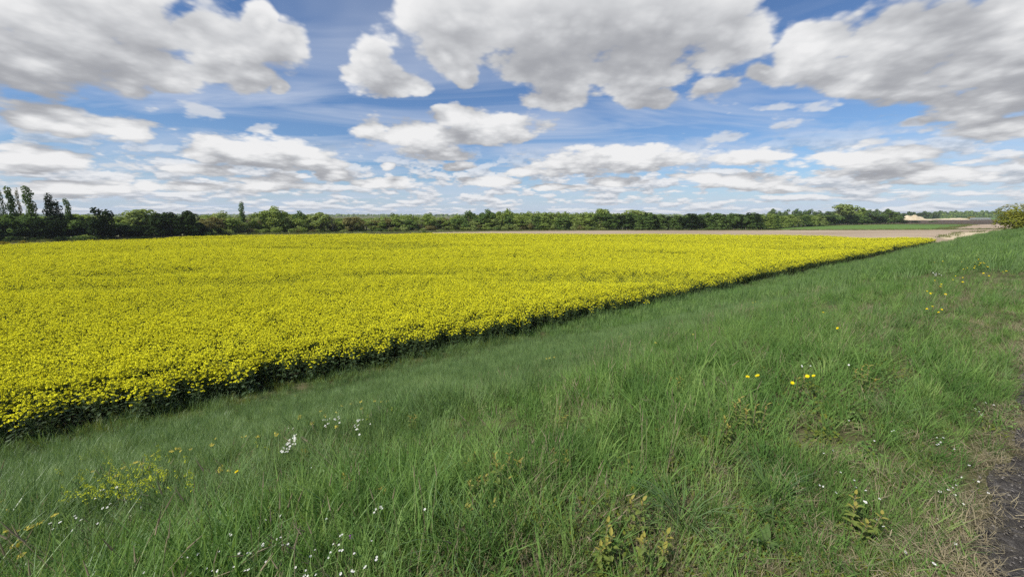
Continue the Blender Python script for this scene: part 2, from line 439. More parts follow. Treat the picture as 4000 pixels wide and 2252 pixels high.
M_bank = soil('bank_soil', [(0.040, 0.048, 0.020), (0.095, 0.092, 0.042), (0.19, 0.165, 0.095)], 1.2, fine=40)
M_asphalt = soil('asphalt', [(0.070, 0.063, 0.057), (0.125, 0.114, 0.103), (0.30, 0.275, 0.245)], 22.0, fine=110, bump=1.0)

big = 7000.0
flat('ground', [(-big, -big), (big, -big), (big, big), (-big, big)], M_ground, FIELD_Z - 0.03)
E = lambda u, v, z=FIELD_Z: at_z(u, v, z)
flat('pale_field', pix_poly([(-500, 960), (300, 927), (1000, 914.5), (1700, 907), (1980, 903.5), (1980, 893), (1000, 897), (500, 905), (-500, 925)]), M_pale, FIELD_Z + 0.004)
flat('cloud_shadow_strip', pix_poly([(-500, 1050), (300, 990), (1000, 960), (2500, 950), (2600, 909.5), (1750, 908), (1000, 915), (300, 928), (-500, 962)]), M_darksoil_shade, FIELD_Z + 0.008)  # dark sheet in place of the cloud shadow between crop and pale field
flat('ploughed_field', pix_poly([(1690, 930), (1690, 906), (2000, 901.5), (2980, 899), (3300, 898), (3660, 897), (4300, 893), (4700, 960), (3400, 985), (2300, 950)]), M_plough, FIELD_Z + 0.012)
flat('meadow_strip', pix_poly([(2400, 898.5), (2980, 898.2), (3660, 896.8), (3800, 877.5), (3500, 876), (3240, 879), (2980, 889)]), M_meadow, FIELD_Z + 0.016)
flat('brown_field', pix_poly([(3655, 896.6), (4300, 892.6), (4300, 873), (3930, 873.5), (3800, 877.2)]), M_plough, FIELD_Z + 0.016)
flat('dark_field', pix_poly([(3100, 879), (3500, 875.5), (3800, 876.5), (3930, 873), (4300, 872), (4300, 857.5), (3700, 858), (3100, 858)]), M_darksoil_shade, FIELD_Z + 0.020)
flat('far_meadow', pix_poly([(3480, 857), (4400, 857), (4400, 847), (3480, 849)]), M_meadow, FIELD_Z + 0.010)
flat('sand_patch', pix_poly([(3672, 925), (3700, 915), (3760, 908), (3850, 905), (3960, 900), (4060, 897), (4060, 912), (3960, 925), (3800, 936), (3690, 934)]), M_sand, FIELD_Z + 0.020)

def bank_mesh():
    tv = np.concatenate([np.linspace(-70, -8, 30), np.arange(-7.6, 14, 0.22), np.arange(14.5, 60, 0.9), np.linspace(62, 330, 90)])
    sv = np.concatenate([np.linspace(-24, -3, 16), [-2.6], np.linspace(-2.0, 0.0, 6), np.arange(0.15, 6.0, 0.2), np.arange(6.2, 15.4, 0.45), [EDGE + 2.0]])
    T, S = np.meshgrid(tv, sv, indexing='ij'); Z = bank(T, S)
    V = np.stack([DT.x * T + DN.x * S, DT.y * T + DN.y * S, Z], -1).reshape(-1, 3)
    nT, nS = len(tv), len(sv); idx = np.arange(nT * nS).reshape(nT, nS)
    Fq = np.stack([idx[:-1, :-1], idx[1:, :-1], idx[1:, 1:], idx[:-1, 1:]], -1).reshape(-1, 4)
    me = bpy.data.meshes.new('grass_bank'); me.from_pydata(V.tolist(), [], Fq.tolist()); me.materials.append(M_bank)
    me.polygons.foreach_set('use_smooth', [True] * len(Fq)); me.update()
    o = bpy.data.objects.new('grass_bank', me); COL.objects.link(o); o['kind'] = 'structure'
bank_mesh()
def path_mesh():
    mb = MB(); prev = None; t = -40.0
    while t < 300:
        step_ = 0.12 if -2 < t < 12 else 1.5
        e = 0.0 + 0.035 * math.sin(t * 2.3) + 0.03 * math.sin(t * 7.1) + 0.012 * math.sin(t * 23.0)
        cur_ = (world_ts(t, -2.45, -1.624), world_ts(t, e - 0.25, -1.606), world_ts(t, e, -1.615), world_ts(t, e + 0.015, -1.66))
        if prev:
            for k in range(3): mb.face((prev[k], cur_[k], cur_[k + 1], prev[k + 1]))
        prev = cur_; t += step_
    o = mb.build('asphalt_path', M_asphalt); o['kind'] = 'structure'
path_mesh()

# rape field outline on the ground: near edge along the bank, far edge from the photograph (crop top)
RAPE_H = 1.22
far_px = [(-900, 1000), (0, 953), (400, 936), (700, 924), (1000, 916.5), (1400, 911.5), (1700, 909.5), (2100, 910.5), (2600, 912.5), (3000, 916), (3200, 918), (3300, 922), (3400, 927), (3530, 925), (3640, 929)]
far_pts = [at_z(u, v, FIELD_Z + RAPE_H * 0.95) for u, v in far_px]
t_end = ts(far_pts[-1])[0]
poly = np.array([(p.x, p.y) for p in far_pts] + [tuple(world_ts(t_end, EDGE))[:2], tuple(world_ts(-60, EDGE))[:2]])
def inside(x, y):
    r = np.zeros(x.shape, bool); n = len(poly)
    for i in range(n):
        x1, y1 = poly[i]; x2, y2 = poly[(i + 1) % n]
        c = (y1 > y) != (y2 > y)
        with np.errstate(divide='ignore', invalid='ignore'): xi = (x2 - x1) * (y - y1) / (y2 - y1) + x1
        r ^= c & (x < xi)
    return r
flat('rape_field_soil', [(a, b) for a, b in poly], M_rapesoil, FIELD_Z + 0.024)

# ------------------------------------------------------------------ scatter: one object, tufts placed by geometry nodes
def scatter(name, protos, pos, rot, scl, idx, label=None, cat=None):
    """points carry rotation, size and which tuft to use; the tufts are instanced on them"""
    me = bpy.data.meshes.new(name); me.vertices.add(len(pos)); me.vertices.foreach_set('co', np.asarray(pos, np.float32).ravel())
    for nm, kind, arr in (('rot', 'FLOAT_VECTOR', rot), ('scl', 'FLOAT_VECTOR', scl)):
        a = me.attributes.new(nm, kind, 'POINT'); a.data.foreach_set('vector', np.asarray(arr, np.float32).ravel())
    a = me.attributes.new('pick', 'INT', 'POINT'); a.data.foreach_set('value', np.asarray(idx, np.int32))
    o = bpy.data.objects.new(name, me); COL.objects.link(o); o['kind'] = 'stuff'; tag(o, label, cat)
    ng = bpy.data.node_groups.new(name + '_scatter', 'GeometryNodeTree')
    ng.interface.new_socket('Geometry', in_out='INPUT', socket_type='NodeSocketGeometry')
    ng.interface.new_socket('Geometry', in_out='OUTPUT', socket_type='NodeSocketGeometry')
    n, l = ng.nodes, ng.links
    gi, go = n.new('NodeGroupInput'), n.new('NodeGroupOutput')
    gti = n.new('GeometryNodeGeometryToInstance')
    for pr in reversed(protos):
        oi = n.new('GeometryNodeObjectInfo'); oi.inputs['Object'].default_value = pr; oi.inputs['As Instance'].default_value = True
        l.new(oi.outputs['Geometry'], gti.inputs[0])
    def attr(nm, kind):
        x = n.new('GeometryNodeInputNamedAttribute'); x.data_type = kind; x.inputs['Name'].default_value = nm; return x.outputs[0]
    join = n.new('GeometryNodeJoinGeometry')
    for pr, oi in zip(reversed(protos), [x for x in n if x.bl_idname == 'GeometryNodeObjectInfo']): l.new(oi.outputs['Geometry'], join.inputs[0])
    n.remove(gti)
    iop = n.new('GeometryNodeInstanceOnPoints'); iop.inputs['Pick Instance'].default_value = True
    l.new(gi.outputs[0], iop.inputs['Points']); l.new(join.outputs[0], iop.inputs['Instance'])
    l.new(attr('pick', 'INT'), iop.inputs['Instance Index'])
    e2r = n.new('FunctionNodeEulerToRotation'); l.new(attr('rot', 'FLOAT_VECTOR'), e2r.inputs[0]); l.new(e2r.outputs[0], iop.inputs['Rotation'])
    l.new(attr('scl', 'FLOAT_VECTOR'), iop.inputs['Scale'])
    l.new(iop.outputs[0], go.inputs[0])
    md = o.modifiers.new('scatter', 'NODES'); md.node_group = ng
    return o
def proto(name, mb, mats):
    return bpy.data.objects.new(name, mb.mesh(name, mats))

# ------------------------------------------------------------------ rapeseed
def raceme(mb, p, r, n, m_pet=0, m_bud=1, big_=1.0):
    """flower head: petals in a dome round the tip, buds on top"""
    p = Vector(p)
    for k in range(n):
        a = random.uniform(0, 6.283); h = random.uniform(-1.0, 0.75); rr = r * math.sqrt(max(0.05, 1 - h * h)) * random.uniform(0.6, 1.1)
        c = p + Vector((math.cos(a) * rr, math.sin(a) * rr, h * r * 1.0)); q = r * random.uniform(0.42, 0.7) * big_
        up = Vector((math.cos(a) * 0.6 + random.uniform(-.5, .5), math.sin(a) * 0.6 + random.uniform(-.5, .5), 1.7 + random.uniform(-.3, .3))).normalized()
        e1 = up.orthogonal().normalized(); e1.rotate(Matrix.Rotation(random.uniform(0, 3), 3, up)); e2 = up.cross(e1)
        mb.face((c + e1 * q + up * q * .25, c + e2 * q * .8, c - e1 * q + up * q * .25, c - e2 * q * .8), m_pet)
    if m_bud is not None:
        mb.face((p + Vector((r * .5, 0, r * .7)), p + Vector((-r * .3, r * .45, r * .7)), p + Vector((0, 0, r * 1.6))), m_bud)
        mb.face((p + Vector((-r * .3, r * .45, r * .7)), p + Vector((-r * .3, -r * .45, r * .7)), p + Vector((0, 0, r * 1.6))), m_bud)
def rape_plan(nb, h=RAPE_H):
    """stem top, branch tips and leaf stations of one plant"""
    tips = []
    for k in range(nb):
        a = k * 2.4 + random.uniform(-.4, .4); z0 = h * random.uniform(0.50, 0.72); rr = random.uniform(0.06, 0.21)
        tips.append((a, z0, Vector((math.cos(a) * rr, math.sin(a) * rr, h * random.uniform(0.74, 0.98)))))
    return tips
def rape_proto(name, nb, nfl, lod):
    mb = MB(); h = RAPE_H; top = Vector((random.uniform(-.05, .05), random.uniform(-.05, .05), h))
    ns = 3
    mb.tube((0, 0, -0.05), (top.x * .5, top.y * .5, h * .55), 0.010 * lod, 0.007 * lod, ns, 2); mb.tube((top.x * .5, top.y * .5, h * .55), top, 0.007 * lod, 0.003 * lod, ns, 2)
    raceme(mb, top, 0.030 * (0.9 + .1 * lod), nfl, 0, 1, lod ** 0.5)
    for a, z0, tip in rape_plan(nb):
        mb.tube((top.x * z0 / h * .6, top.y * z0 / h * .6, z0), tip, 0.004 * lod, 0.0025 * lod, ns, 2)
        raceme(mb, tip, random.uniform(0.021, 0.030) * (0.9 + .1 * lod), nfl, 0, 1, lod ** 0.5)
    for k in range(9):
        z0 = h * random.uniform(0.08, 0.72); f = 1 - z0 / h
        mb.leaf((0, 0, z0), random.uniform(0, 6.28), random.uniform(0.0, 0.8), 0.10 + 0.13 * f, 0.035 + 0.055 * f, random.uniform(0.6, 1.6), 3)
    return proto(name, mb, [M_petal, M_bud, M_rapestem, M_rapeleaf])
rape_near = [rape_proto('rape_tuft', random.choice((10, 11, 12)), 9, 1.0) for _ in range(7)]
rape_thin = [rape_proto('rape_tuft_green', random.choice((3, 4)), 5, 1.0) for _ in range(3)]
rape_far = [rape_proto('rape_tuft_far', 10, 8, 1.5) for _ in range(5)]
rape_protos = rape_near + rape_thin + rape_far

def rape_height(x, y):
    """uneven crop: low streaks along the drilling and gentle waves"""
    t_ = DT.x * x + DT.y * y; s_ = DN.x * x + DN.y * y
    a = smooth_noise(x * 0.17, y * 0.60, 1) * 0.75 + 0.45 * smooth_noise(x * 0.33, y * 0.5, 12); b = smooth_noise(x * 0.5, y * 0.9, 5)
    streak = np.clip((a - 0.20) * 2.4, 0, 1)
    return 1.0 + 0.05 * b - 0.17 * streak, streak
pts = []
xmin, ymin = poly.min(0); xmax, ymax = poly.max(0)
for (d0, d1, dens) in ((0, 26, 34.0), (26, 45, 24.0), (45, 75, 12.5), (75, 240, 6.5)):
    n = int((xmax - xmin) * (ymax - ymin) * dens)
    x = rng.uniform(xmin, xmax, n); y = rng.uniform(ymin, ymax, n); dd = np.hypot(x, y)
    k = (dd >= d0) & (dd < d1) & (np.arctan2(x, y) > R(-76)) & (np.arctan2(x, y) < R(66)) & (y > 2)
    x, y, dd = x[k], y[k], dd[k]; k = inside(x, y); x, y, dd = x[k], y[k], dd[k]
    s_ = DN.x * x + DN.y * y; tt_ = DT.x * x + DT.y * y; k = s_ > EDGE + 0.40 + 0.26 * np.sin(tt_ * 0.83) * np.sin(tt_ * 0.31 + 2) + 0.16 * np.sin(tt_ * 2.7) + 0.12 * np.sin(tt_ * 5.3 + 1) + 0.08 * np.sin(tt_ * 9.1); pts.append(np.stack([x[k], y[k], dd[k]], 1))
pts = np.concatenate(pts); X, Y, DDs = pts.T
hh, streak = rape_height(X, Y)
n = len(X); big_s = np.interp(DDs, [0, 26, 45, 75, 150], [1.0, 1.0, 1.12, 1.3, 1.55])
pick = np.where(DDs < 45, rng.integers(0, 7, n), rng.integers(10, 15, n))
thin = (rng.random(n) < np.clip(streak * 0.6 + 0.05, 0, 1)) & (DDs < 75)
pick[thin] = rng.integers(7, 10, thin.sum())
hs = hh * np.clip(rng.normal(0.97, 0.05, n), 0.76, 1.10)
edge_d = DN.x * X + DN.y * Y - EDGE; hs = hs * np.where(edge_d < 1.1, rng.uniform(0.66, 1.0, n), 1.0)
scatter('rape_crop', rape_protos, np.stack([X, Y, np.full(n, FIELD_Z + 0.02)], 1),
        np.stack([rng.normal(0, .07, n), rng.normal(0, .07, n), rng.uniform(0, 6.28, n)], 1), np.stack([big_s, big_s, hs], 1), pick,
        'dense mass of yellow flowering rapeseed filling the field', 'crop')

# ------------------------------------------------------------------ grass
def tuft(name, nblade, rad, lmin, lmax, width, curve, m, segs=3, lean_all=None, seed_heads=0):
    mb = MB()
    for k in range(nblade):
        a = random.uniform(0, 6.28); r_ = rad * math.sqrt(random.random()); ln = random.uniform(lmin, lmax)
        la = a + random.uniform(-.9, .9) if lean_all is None else lean_all + random.gauss(0, 0.7)
        mb.blade((math.cos(a) * r_, math.sin(a) * r_, -0.02), la, ln, width * random.uniform(.6, 1.3), random.uniform(0.2, curve), segs, 0, random.uniform(-.5, .5))
    for k in range(seed_heads):
        a = random.uniform(0, 6.28); b = Vector((math.cos(a) * rad * .5, math.sin(a) * rad * .5, 0)); tip = b + Vector((random.uniform(-.08, .08), random.uniform(-.08, .08), lmax * random.uniform(1.0, 1.3)))
        mb.tube(b, tip, width * .18, width * .12, 3, 1); mb.tube(tip, tip + (tip - b).normalized() * 0.05 + Vector((random.uniform(-.02, .02), 0, 0)), width * .55, width * .12, 4, 1)
    return proto(name, mb, [m, M_seed])
def herb(name, nleaf, rad, size, m):
    mb = MB()
    for k in range(nleaf):
        a = random.uniform(0, 6.28); r_ = rad * math.sqrt(random.random())
        mb.leaf((math.cos(a) * r_, math.sin(a) * r_, random.uniform(0, size * 1.6)), random.uniform(0, 6.28), random.uniform(-.2, .9), size * random.uniform(.6, 1.2), size * .5, random.uniform(.3, 1.2), 0)
    return proto(name, mb, [m, m])
G = []
G += [tuft('grass_tuft', 34, 0.11, 0.07, 0.24, 0.0050, 1.9, M_grass, 4) for _ in range(5)]              # 0-4 near
G += [tuft('long_grass_tuft', 24, 0.08, 0.16, 0.38, 0.0062, 2.3, M_grass, 5) for _ in range(4)]          # 5-8 near long
G += [tuft('dry_tuft', 30, 0.10, 0.05, 0.20, 0.0032, 1.9, M_dry, 4) for _ in range(3)]                   # 9-11 dry
G += [herb('herb_tuft', 26, 0.10, 0.030, M_moss) for _ in range(3)]                                      # 12-14 low herbs
G += [tuft('slope_tuft', 46, 0.16, 0.14, 0.34, 0.0068, 1.3, M_bluegrass, 3) for _ in range(4)]           # 15-18 slope
G += [tuft('far_tuft', 36, 0.30, 0.16, 0.36, 0.017, 1.2, M_bluegrass, 3) for _ in range(2)] + [tuft('far_tuft', 36, 0.30, 0.16, 0.36, 0.017, 1.4, M_grass, 3) for _ in range(2)]              # 19-22 far
G += [tuft('seeding_tuft', 10, 0.12, 0.16, 0.28, 0.0048, 1.4, M_grass, 4, None, 5) for _ in range(3)]    # 23-25 seed heads
G += [tuft('edge_tuft', 22, 0.14, 0.12, 0.30, 0.010, 1.7, M_moss, 3) for _ in range(2)]                  # 26-27 verge at the crop
def straw(name, n_, m):
    mb = MB()
    for k in range(n_):
        a = random.uniform(0, 6.28); r_ = 0.11 * math.sqrt(random.random()); p = Vector((math.cos(a) * r_, math.sin(a) * r_, random.uniform(0.0, 0.025))); d_ = random.gauss(0.6, 0.9); L = random.uniform(.03, .11); w_ = random.uniform(.0006, .0015)
        q = p + Vector((math.cos(d_) * L, math.sin(d_) * L, random.uniform(-.012, .03))); sd = Vector((-math.sin(d_), math.cos(d_), random.uniform(-.5, .5))) * w_; mid = (p + q) / 2 + Vector((random.uniform(-.01, .01), random.uniform(-.01, .01), .008))
        i = len(mb.v); mb.v += [tuple(p - sd), tuple(p + sd), tuple(mid - sd), tuple(mid + sd), tuple(q)]; mb.f += [(i, i + 1, i + 3, i + 2), (i + 2, i + 3, i + 4)]; mb.m += [0, 0]
    return proto(name, mb, [m, m])
G += [straw('straw_litter', 46, M_dry) for _ in range(4)]                # 28-31 lying straw
G += [herb('clover_tuft', 30, 0.11, 0.034, M_grass) for _ in range(3)]    # 32-34 broad green herbs
G += [tuft('broad_tuft', 14, 0.07, 0.10, 0.30, 0.0100, 2.0, M_grass, 5) for _ in range(3)]  # 35-37 broad blades
#                
def grass_ring(d0, d1, dens, s0=0.12, s1=None):
    s1 = s1 or EDGE + 0.25
    tmax = d1; area = (tmax + min(d1, 22)) * (s1 - s0); n = int(area * dens)
    t = rng.uniform(-min(d1, 22), tmax, n); s = rng.uniform(s0, s1, n)
    x = DT.x * t + DN.x * s; y = DT.y * t + DN.y * s; dd = np.hypot(x, y)
    az = np.arctan2(x, y)
    k = (dd >= d0) & (dd < d1) & (((az > R(-76)) & (az < R(64)) & (y > 0)) | (dd < 2.0)) & (dd > 0.55)
    return t[k], s[k], x[k], y[k], dd[k]
def grass_object(name, rings, kindfn, label, cat):
    P, Ro, Sc, Id = [], [], [], []
    for ring in rings:
        t, s, x, y, dd = grass_ring(*ring); n = len(t)
        z = bank(t, s); wind = smooth_noise(x * 0.5, y * 0.5, 17)
        idx, sc, keep = kindfn(t, s, x, y, dd)
        lean = 0.15 + 0.40 * np.abs(wind); wind = wind * 1.6 + smooth_noise(x * 1.9, y * 1.9, 71)
        ro = np.stack([rng.normal(0, .20, n) + lean * np.sin(wind * 2), rng.normal(0, .20, n) + lean * np.cos(wind * 2), rng.uniform(0, 6.28, n)], 1)
        P.append(np.stack([x, y, z], 1)[keep]); Ro.append(ro[keep]); Sc.append((sc[:, None] * np.array([1, 1, 1]))[keep]); Id.append(idx[keep])
    P, Ro, Sc, Id = map(np.concatenate, (P, Ro, Sc, Id))
    return scatter(name, G, P, Ro, Sc, Id, label, cat)
def near_kind(t, s, x, y, dd):
    n = len(t); u = rng.random(n); p1 = smooth_noise(x * 1.6, y * 1.6, 21); p2 = smooth_noise(x * 0.9, y * 0.9, 33)
    idx = rng.integers(0, 5, n)
    longp = np.clip(0.16 + 0.55 * p1, 0.0, 0.7); idx = np.where(u < longp, rng.integers(5, 9, n), idx)
    blue = np.clip((s + 1.6 * p2 - 3.4) / 2.6, 0, 0.9); idx = np.where(rng.random(n) < blue, rng.integers(15, 19, n), idx)
    idx = np.where(rng.random(n) < 0.20, rng.integers(32, 35, n), idx); idx = np.where(rng.random(n) < 0.22, rng.integers(35, 38, n), idx)
    dryness = np.clip(1.1 - (s - 0.0) / 1.5, 0, 1) * 0.38 * np.clip(0.6 + 0.9 * p2, 0.1, 1.3) + np.clip(p2 - 0.22, 0, 1) * 0.8 + 0.06
    u2 = rng.random(n); idx = np.where(u2 < dryness, rng.integers(9, 12, n), idx)
    u3 = rng.random(n); herbp = np.clip(0.08 + 0.55 * np.clip(1.3 - s / 1.6, 0, 1) * np.clip(0.7 - 0.8 * p1, 0.2, 1.3), 0, 1); idx = np.where(u3 < herbp, rng.integers(12, 15, n), idx)
    patchy = np.clip(0.55 + 0.9 * smooth_noise(x * 3.1, y * 3.1, 51), 0.08, 1.0); lying = np.clip(1.0 - (s - 0.05) / 0.20, 0, 1) * 0.55 * (0.15 + 0.85 * patchy) + np.clip(1.1 - s / 1.8, 0, 1) * 0.13 * patchy; idx = np.where(rng.random(n) < lying, rng.integers(28, 32, n), idx)
    u4 = rng.random(n); idx = np.where((u4 < 0.018) & (s > 1.0), rng.integers(23, 26, n), idx)
    sc = rng.uniform(0.65, 1.3, n) * np.interp(s, [-0.1, 0.3, 0.7, 1.6, 3], [0.40, 0.48, 0.64, 0.95, 1.05]) * np.clip(1 + 0.85 * p1, 0.45, 1.7)
    sc = np.where((idx >= 28) & (idx < 32), rng.uniform(.7, 1.2, n), sc)
    edge_ = 0.02 + 0.035 * np.sin(t * 2.3) + 0.03 * np.sin(t * 7.1)
    keep = (s > edge_) | ((s > edge_ - 0.10) & (rng.random(n) < 0.30) & (idx >= 28) & (idx < 32)) | ((rng.random(n) < 0.012) & (idx >= 28) & (idx < 32))
    keep &= (s < 0.8) | (rng.random(n) < np.clip(1.15 + 1.1 * p1, 0.38, 1.0))
    keep &= ~((idx < 28) & (s < edge_ + 0.08) & (rng.random(n) < 0.5))
    return idx, sc, keep
def slope_kind(t, s, x, y, dd):
    n = len(t); p2 = smooth_noise(x * 0.6, y * 0.6, 33); u = rng.random(n)
    idx = rng.integers(15, 19, n)
    up = np.clip((6.0 - s - 1.6 * p2) / 2.6, 0, 1); idx = np.where(u < 0.10 + up * 0.85, rng.integers(0, 9, n), idx); idx = np.where(rng.random(n) < 0.04 + 0.10 * up, rng.integers(32, 38, n), idx)
    dryness = np.clip(1.0 - (s - 0.1) / 2.2, 0, 1) * 0.55 + np.clip(p2 - 0.30, 0, 1) * 0.6 + 0.03
    idx = np.where(rng.random(n) < dryness, rng.integers(9, 12, n), idx)
    idx = np.where(rng.random(n) < 0.06 * (s < 6), rng.integers(12, 15, n), idx)
    idx = np.where((rng.random(n) < 0.05) & (s < 6), rng.integers(23, 26, n), idx)
    edge = s > EDGE - 0.9; idx = np.where(edge & (rng.random(n) < 0.35), rng.integers(26, 28, n), idx); edge_sc = np.where(edge & (rng.random(n) < 0.25), 1.7, 1.0)
    sc = rng.uniform(0.7, 1.3, n) * (1 + 0.38 * smooth_noise(x * 1.1, y * 1.1, 41)) * np.interp(s, [0.1, 0.8, 2], [0.6, 0.8, 1.0]) * edge_sc
    return idx, sc, rng.random(n) < 2
def far_kind(t, s, x, y, dd):
    n = len(t); idx = rng.integers(19, 23, n); p2 = smooth_noise(x * 0.4, y * 0.4, 33)
    idx = np.where(rng.random(n) < np.clip(1.0 - s / 2.5, 0, 1) * 0.4 + np.clip(p2 - 0.3, 0, 1) * 0.5 + 0.03, rng.integers(9, 15, n), idx)
    sc = rng.uniform(0.7, 1.35, n) * (1 + 0.5 * smooth_noise(x * 0.5, y * 0.5, 41)) * np.interp(dd, [14, 60, 160], [1, 1.3, 1.9])
    return idx, sc, rng.random(n) < 2
grass_object('verge_grass', [(0, 3.2, 230.0, 0.9), (0, 3.2, 800.0, -0.22, 0.9), (3.2, 6.0, 130.0, 0.6), (3.2, 6.0, 330.0, -0.22, 0.6), (6.0, 15.0, 190.0, -0.22, 0.8)], near_kind, 'long mixed green and straw coloured grass near the asphalt path', 'grass')
grass_object('slope_grass', [(6.0, 10.0, 75.0), (10.0, 18.0, 38.0)], slope_kind, 'even blue green grass on the slope below the verge', 'grass')
grass_object('far_bank_grass', [(18.0, 40.0, 14.0), (40.0, 90.0, 6.0), (90.0, 220.0, 2.0)], far_kind, 'grass on the far stretch of the bank towards the right', 'grass')

# grit and crumbs on the edge of the path
M_grit = leafy('grit', [(0.07, 0.065, 0.06), (0.17, 0.155, 0.14), (0.34, 0.31, 0.27)], 0.0, spread=1.0, gloss=0.0)
def pebble(name):
    mb = MB(); vs = []
    for (a, z, r_) in [(k * 1.257 + random.uniform(-.3, .3), 0.0, random.uniform(.8, 1.2)) for k in range(5)] + [(k * 1.57 + random.uniform(-.3, .3), random.uniform(.5, .8), random.uniform(.4, .7)) for k in range(4)]:
        vs.append((math.cos(a) * r_, math.sin(a) * r_ * .8, z))
    mb.v = vs; mb.f = [(0, 1, 5), (1, 2, 6), (1, 6, 5), (2, 3, 7), (2, 7, 6), (3, 4, 8), (3, 8, 7), (4, 0, 5), (4, 5, 8), (5, 6, 7, 8)]; mb.m = [0] * 10
    return proto(name, mb, [M_grit])
peb = [pebble('pebble') for _ in range(5)]
n = 5200; t = rng.uniform(-1.0, 5.5, n); s = 0.10 - np.abs(rng.normal(0, 0.28, n))
k = s > -1.6; t, s = t[k], s[k]; n = len(t)
sz = 0.0015 + 0.0065 * rng.random(n) ** 3.2
scatter('path_grit', peb, np.stack([DT.x * t + DN.x * s, DT.y * t + DN.y * s, np.full(n, -1.612) + np.where(s < 0, 0.008, 0.0)], 1),
        np.stack([rng.normal(0, .3, n), rng.normal(0, .3, n), rng.uniform(0, 6.28, n)], 1), np.stack([sz, sz, sz], 1), rng.integers(0, 5, n), 'loose grit along the crumbling edge of the asphalt', 'grit')

# rough grassy margins between the far fields
M_margin = leafy('margin_grass', [(0.09, 0.13, 0.04), (0.17, 0.20, 0.07), (0.28, 0.27, 0.13)], 0.35, spread=1.0, gloss=0.0)
mt = [tuft('margin_tuft', 26, 0.35, 0.18, 0.45, 0.03, 1.4, M_margin, 3) for _ in range(3)]
P = []
for line, n, wid in (([(1690, 906.5), (2000, 902), (2400, 899.5), (2980, 899)], 900, 1.3), ([(2980, 899), (3300, 898), (3660, 897), (3950, 895)], 500, 1.0), ([(2980, 889), (3240, 880.5), (3500, 876), (3800, 877)], 600, 2.2),
                     ([(0, 948), (300, 940), (700, 931), (1000, 914), (1700, 906)], 900, 1.2), ([(3660, 897), (3800, 877.5)], 250, 1.5), ([(3500, 858.5), (3950, 858)], 300, 3.0), ([(3672, 930), (3760, 908), (3960, 900)], 90, 1.2)):
    us = rng.uniform(line[0][0], line[-1][0], n); vs = np.interp(us, [a for a, _ in line], [b for _, b in line])
    for u, v in zip(us, vs):
        p = at_z(u, v, FIELD_Z + 0.02); P.append((p.x + rng.normal(0, wid * .4), p.y + rng.normal(0, wid), p.z))
n = len(P); sz = rng.uniform(.8, 2.0, n)
scatter('field_margin_grass', mt, P, np.stack([rng.normal(0, .1, n), rng.normal(0, .1, n), rng.uniform(0, 6.28, n)], 1), np.stack([sz * 1.3, sz * 1.3, sz], 1), rng.integers(0, 3, n), 'rough grass along the borders of the far fields', 'grass')
# ------------------------------------------------------------------ trees
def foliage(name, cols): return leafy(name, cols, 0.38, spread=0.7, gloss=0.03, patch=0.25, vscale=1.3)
FOL = {
    'mid': foliage('leaves_mid_green', [(0.150, 0.215, 0.046), (0.225, 0.300, 0.068), (0.310, 0.380, 0.100)]),
    'light': foliage('leaves_light_green', [(0.185, 0.245, 0.066), (0.265, 0.330, 0.100), (0.340, 0.400, 0.145)]),
    'dark': foliage('leaves_cloud_shade_dark', [(0.016, 0.032, 0.011), (0.028, 0.050, 0.015), (0.046, 0.076, 0.022)]),  # leaf colour darkened in place of cloud shadow on left wood and plantation
    'brown': foliage('leaves_budding_brown', [(0.16, 0.145, 0.06), (0.22, 0.205, 0.08), (0.27, 0.26, 0.10)]),
    'deep': foliage('leaves_deep_green', [(0.070, 0.120, 0.032), (0.112, 0.178, 0.046), (0.160, 0.230, 0.064)]),
    'broom': foliage('broom_flowers', [(0.16, 0.15, 0.020), (0.34, 0.27, 0.020), (0.50, 0.38, 0.025)]),
    'olive': foliage('leaves_olive', [(0.13, 0.155, 0.028), (0.21, 0.23, 0.038), (0.30, 0.29, 0.050)]),
}
M_bark = soil('bark', [(0.06, 0.05, 0.04), (0.12, 0.10, 0.08)], 3.0, stretch=(1, 1, .3), fine=14)
M_palebark = soil('pale_bark', [(0.16, 0.145, 0.12), (0.28, 0.26, 0.22)], 3.0, stretch=(1, 1, .3), fine=14)

def crown_mesh(name, lobes, nquad, q0, q1, gaps=0.0, flat_=1.0):
    """leaf clumps spread through lobes (centre, radii): small bent faces with gaps between them"""
    mb = MB(); wts = [max(l[1]) * min(l[1]) for l in lobes]
    for k in range(nquad):
        c, rad = random.choices(lobes, wts)[0]
        while True:
            v_ = Vector((random.uniform(-1, 1), random.uniform(-1, 1), random.uniform(-1, 1)))
            if 0.05 < v_.length < 1: break
        v_ = v_.normalized() * (v_.length ** 0.45)
        p = Vector(c) + Vector((v_.x * rad[0], v_.y * rad[1], v_.z * rad[2]))
        q = random.uniform(q0, q1); nrm = (v_ + Vector((random.uniform(-.55, .55), random.uniform(-.55, .55), random.uniform(-.2, .75)))).normalized()
        e1 = nrm.orthogonal().normalized(); e1.rotate(Matrix.Rotation(random.uniform(0, 3.1), 3, nrm)); e2 = nrm.cross(e1)
        i = len(mb.v)
        mb.v += [tuple(p + e1 * q), tuple(p + e2 * q * .6 + nrm * q * .25), tuple(p - e1 * q * .9), tuple(p - e2 * q * .7 + nrm * q * .15)]
        mb.f.append((i, i + 1, i + 2, i + 3)); mb.m.append(0)
    return mb.mesh(name, [FOL['mid']])
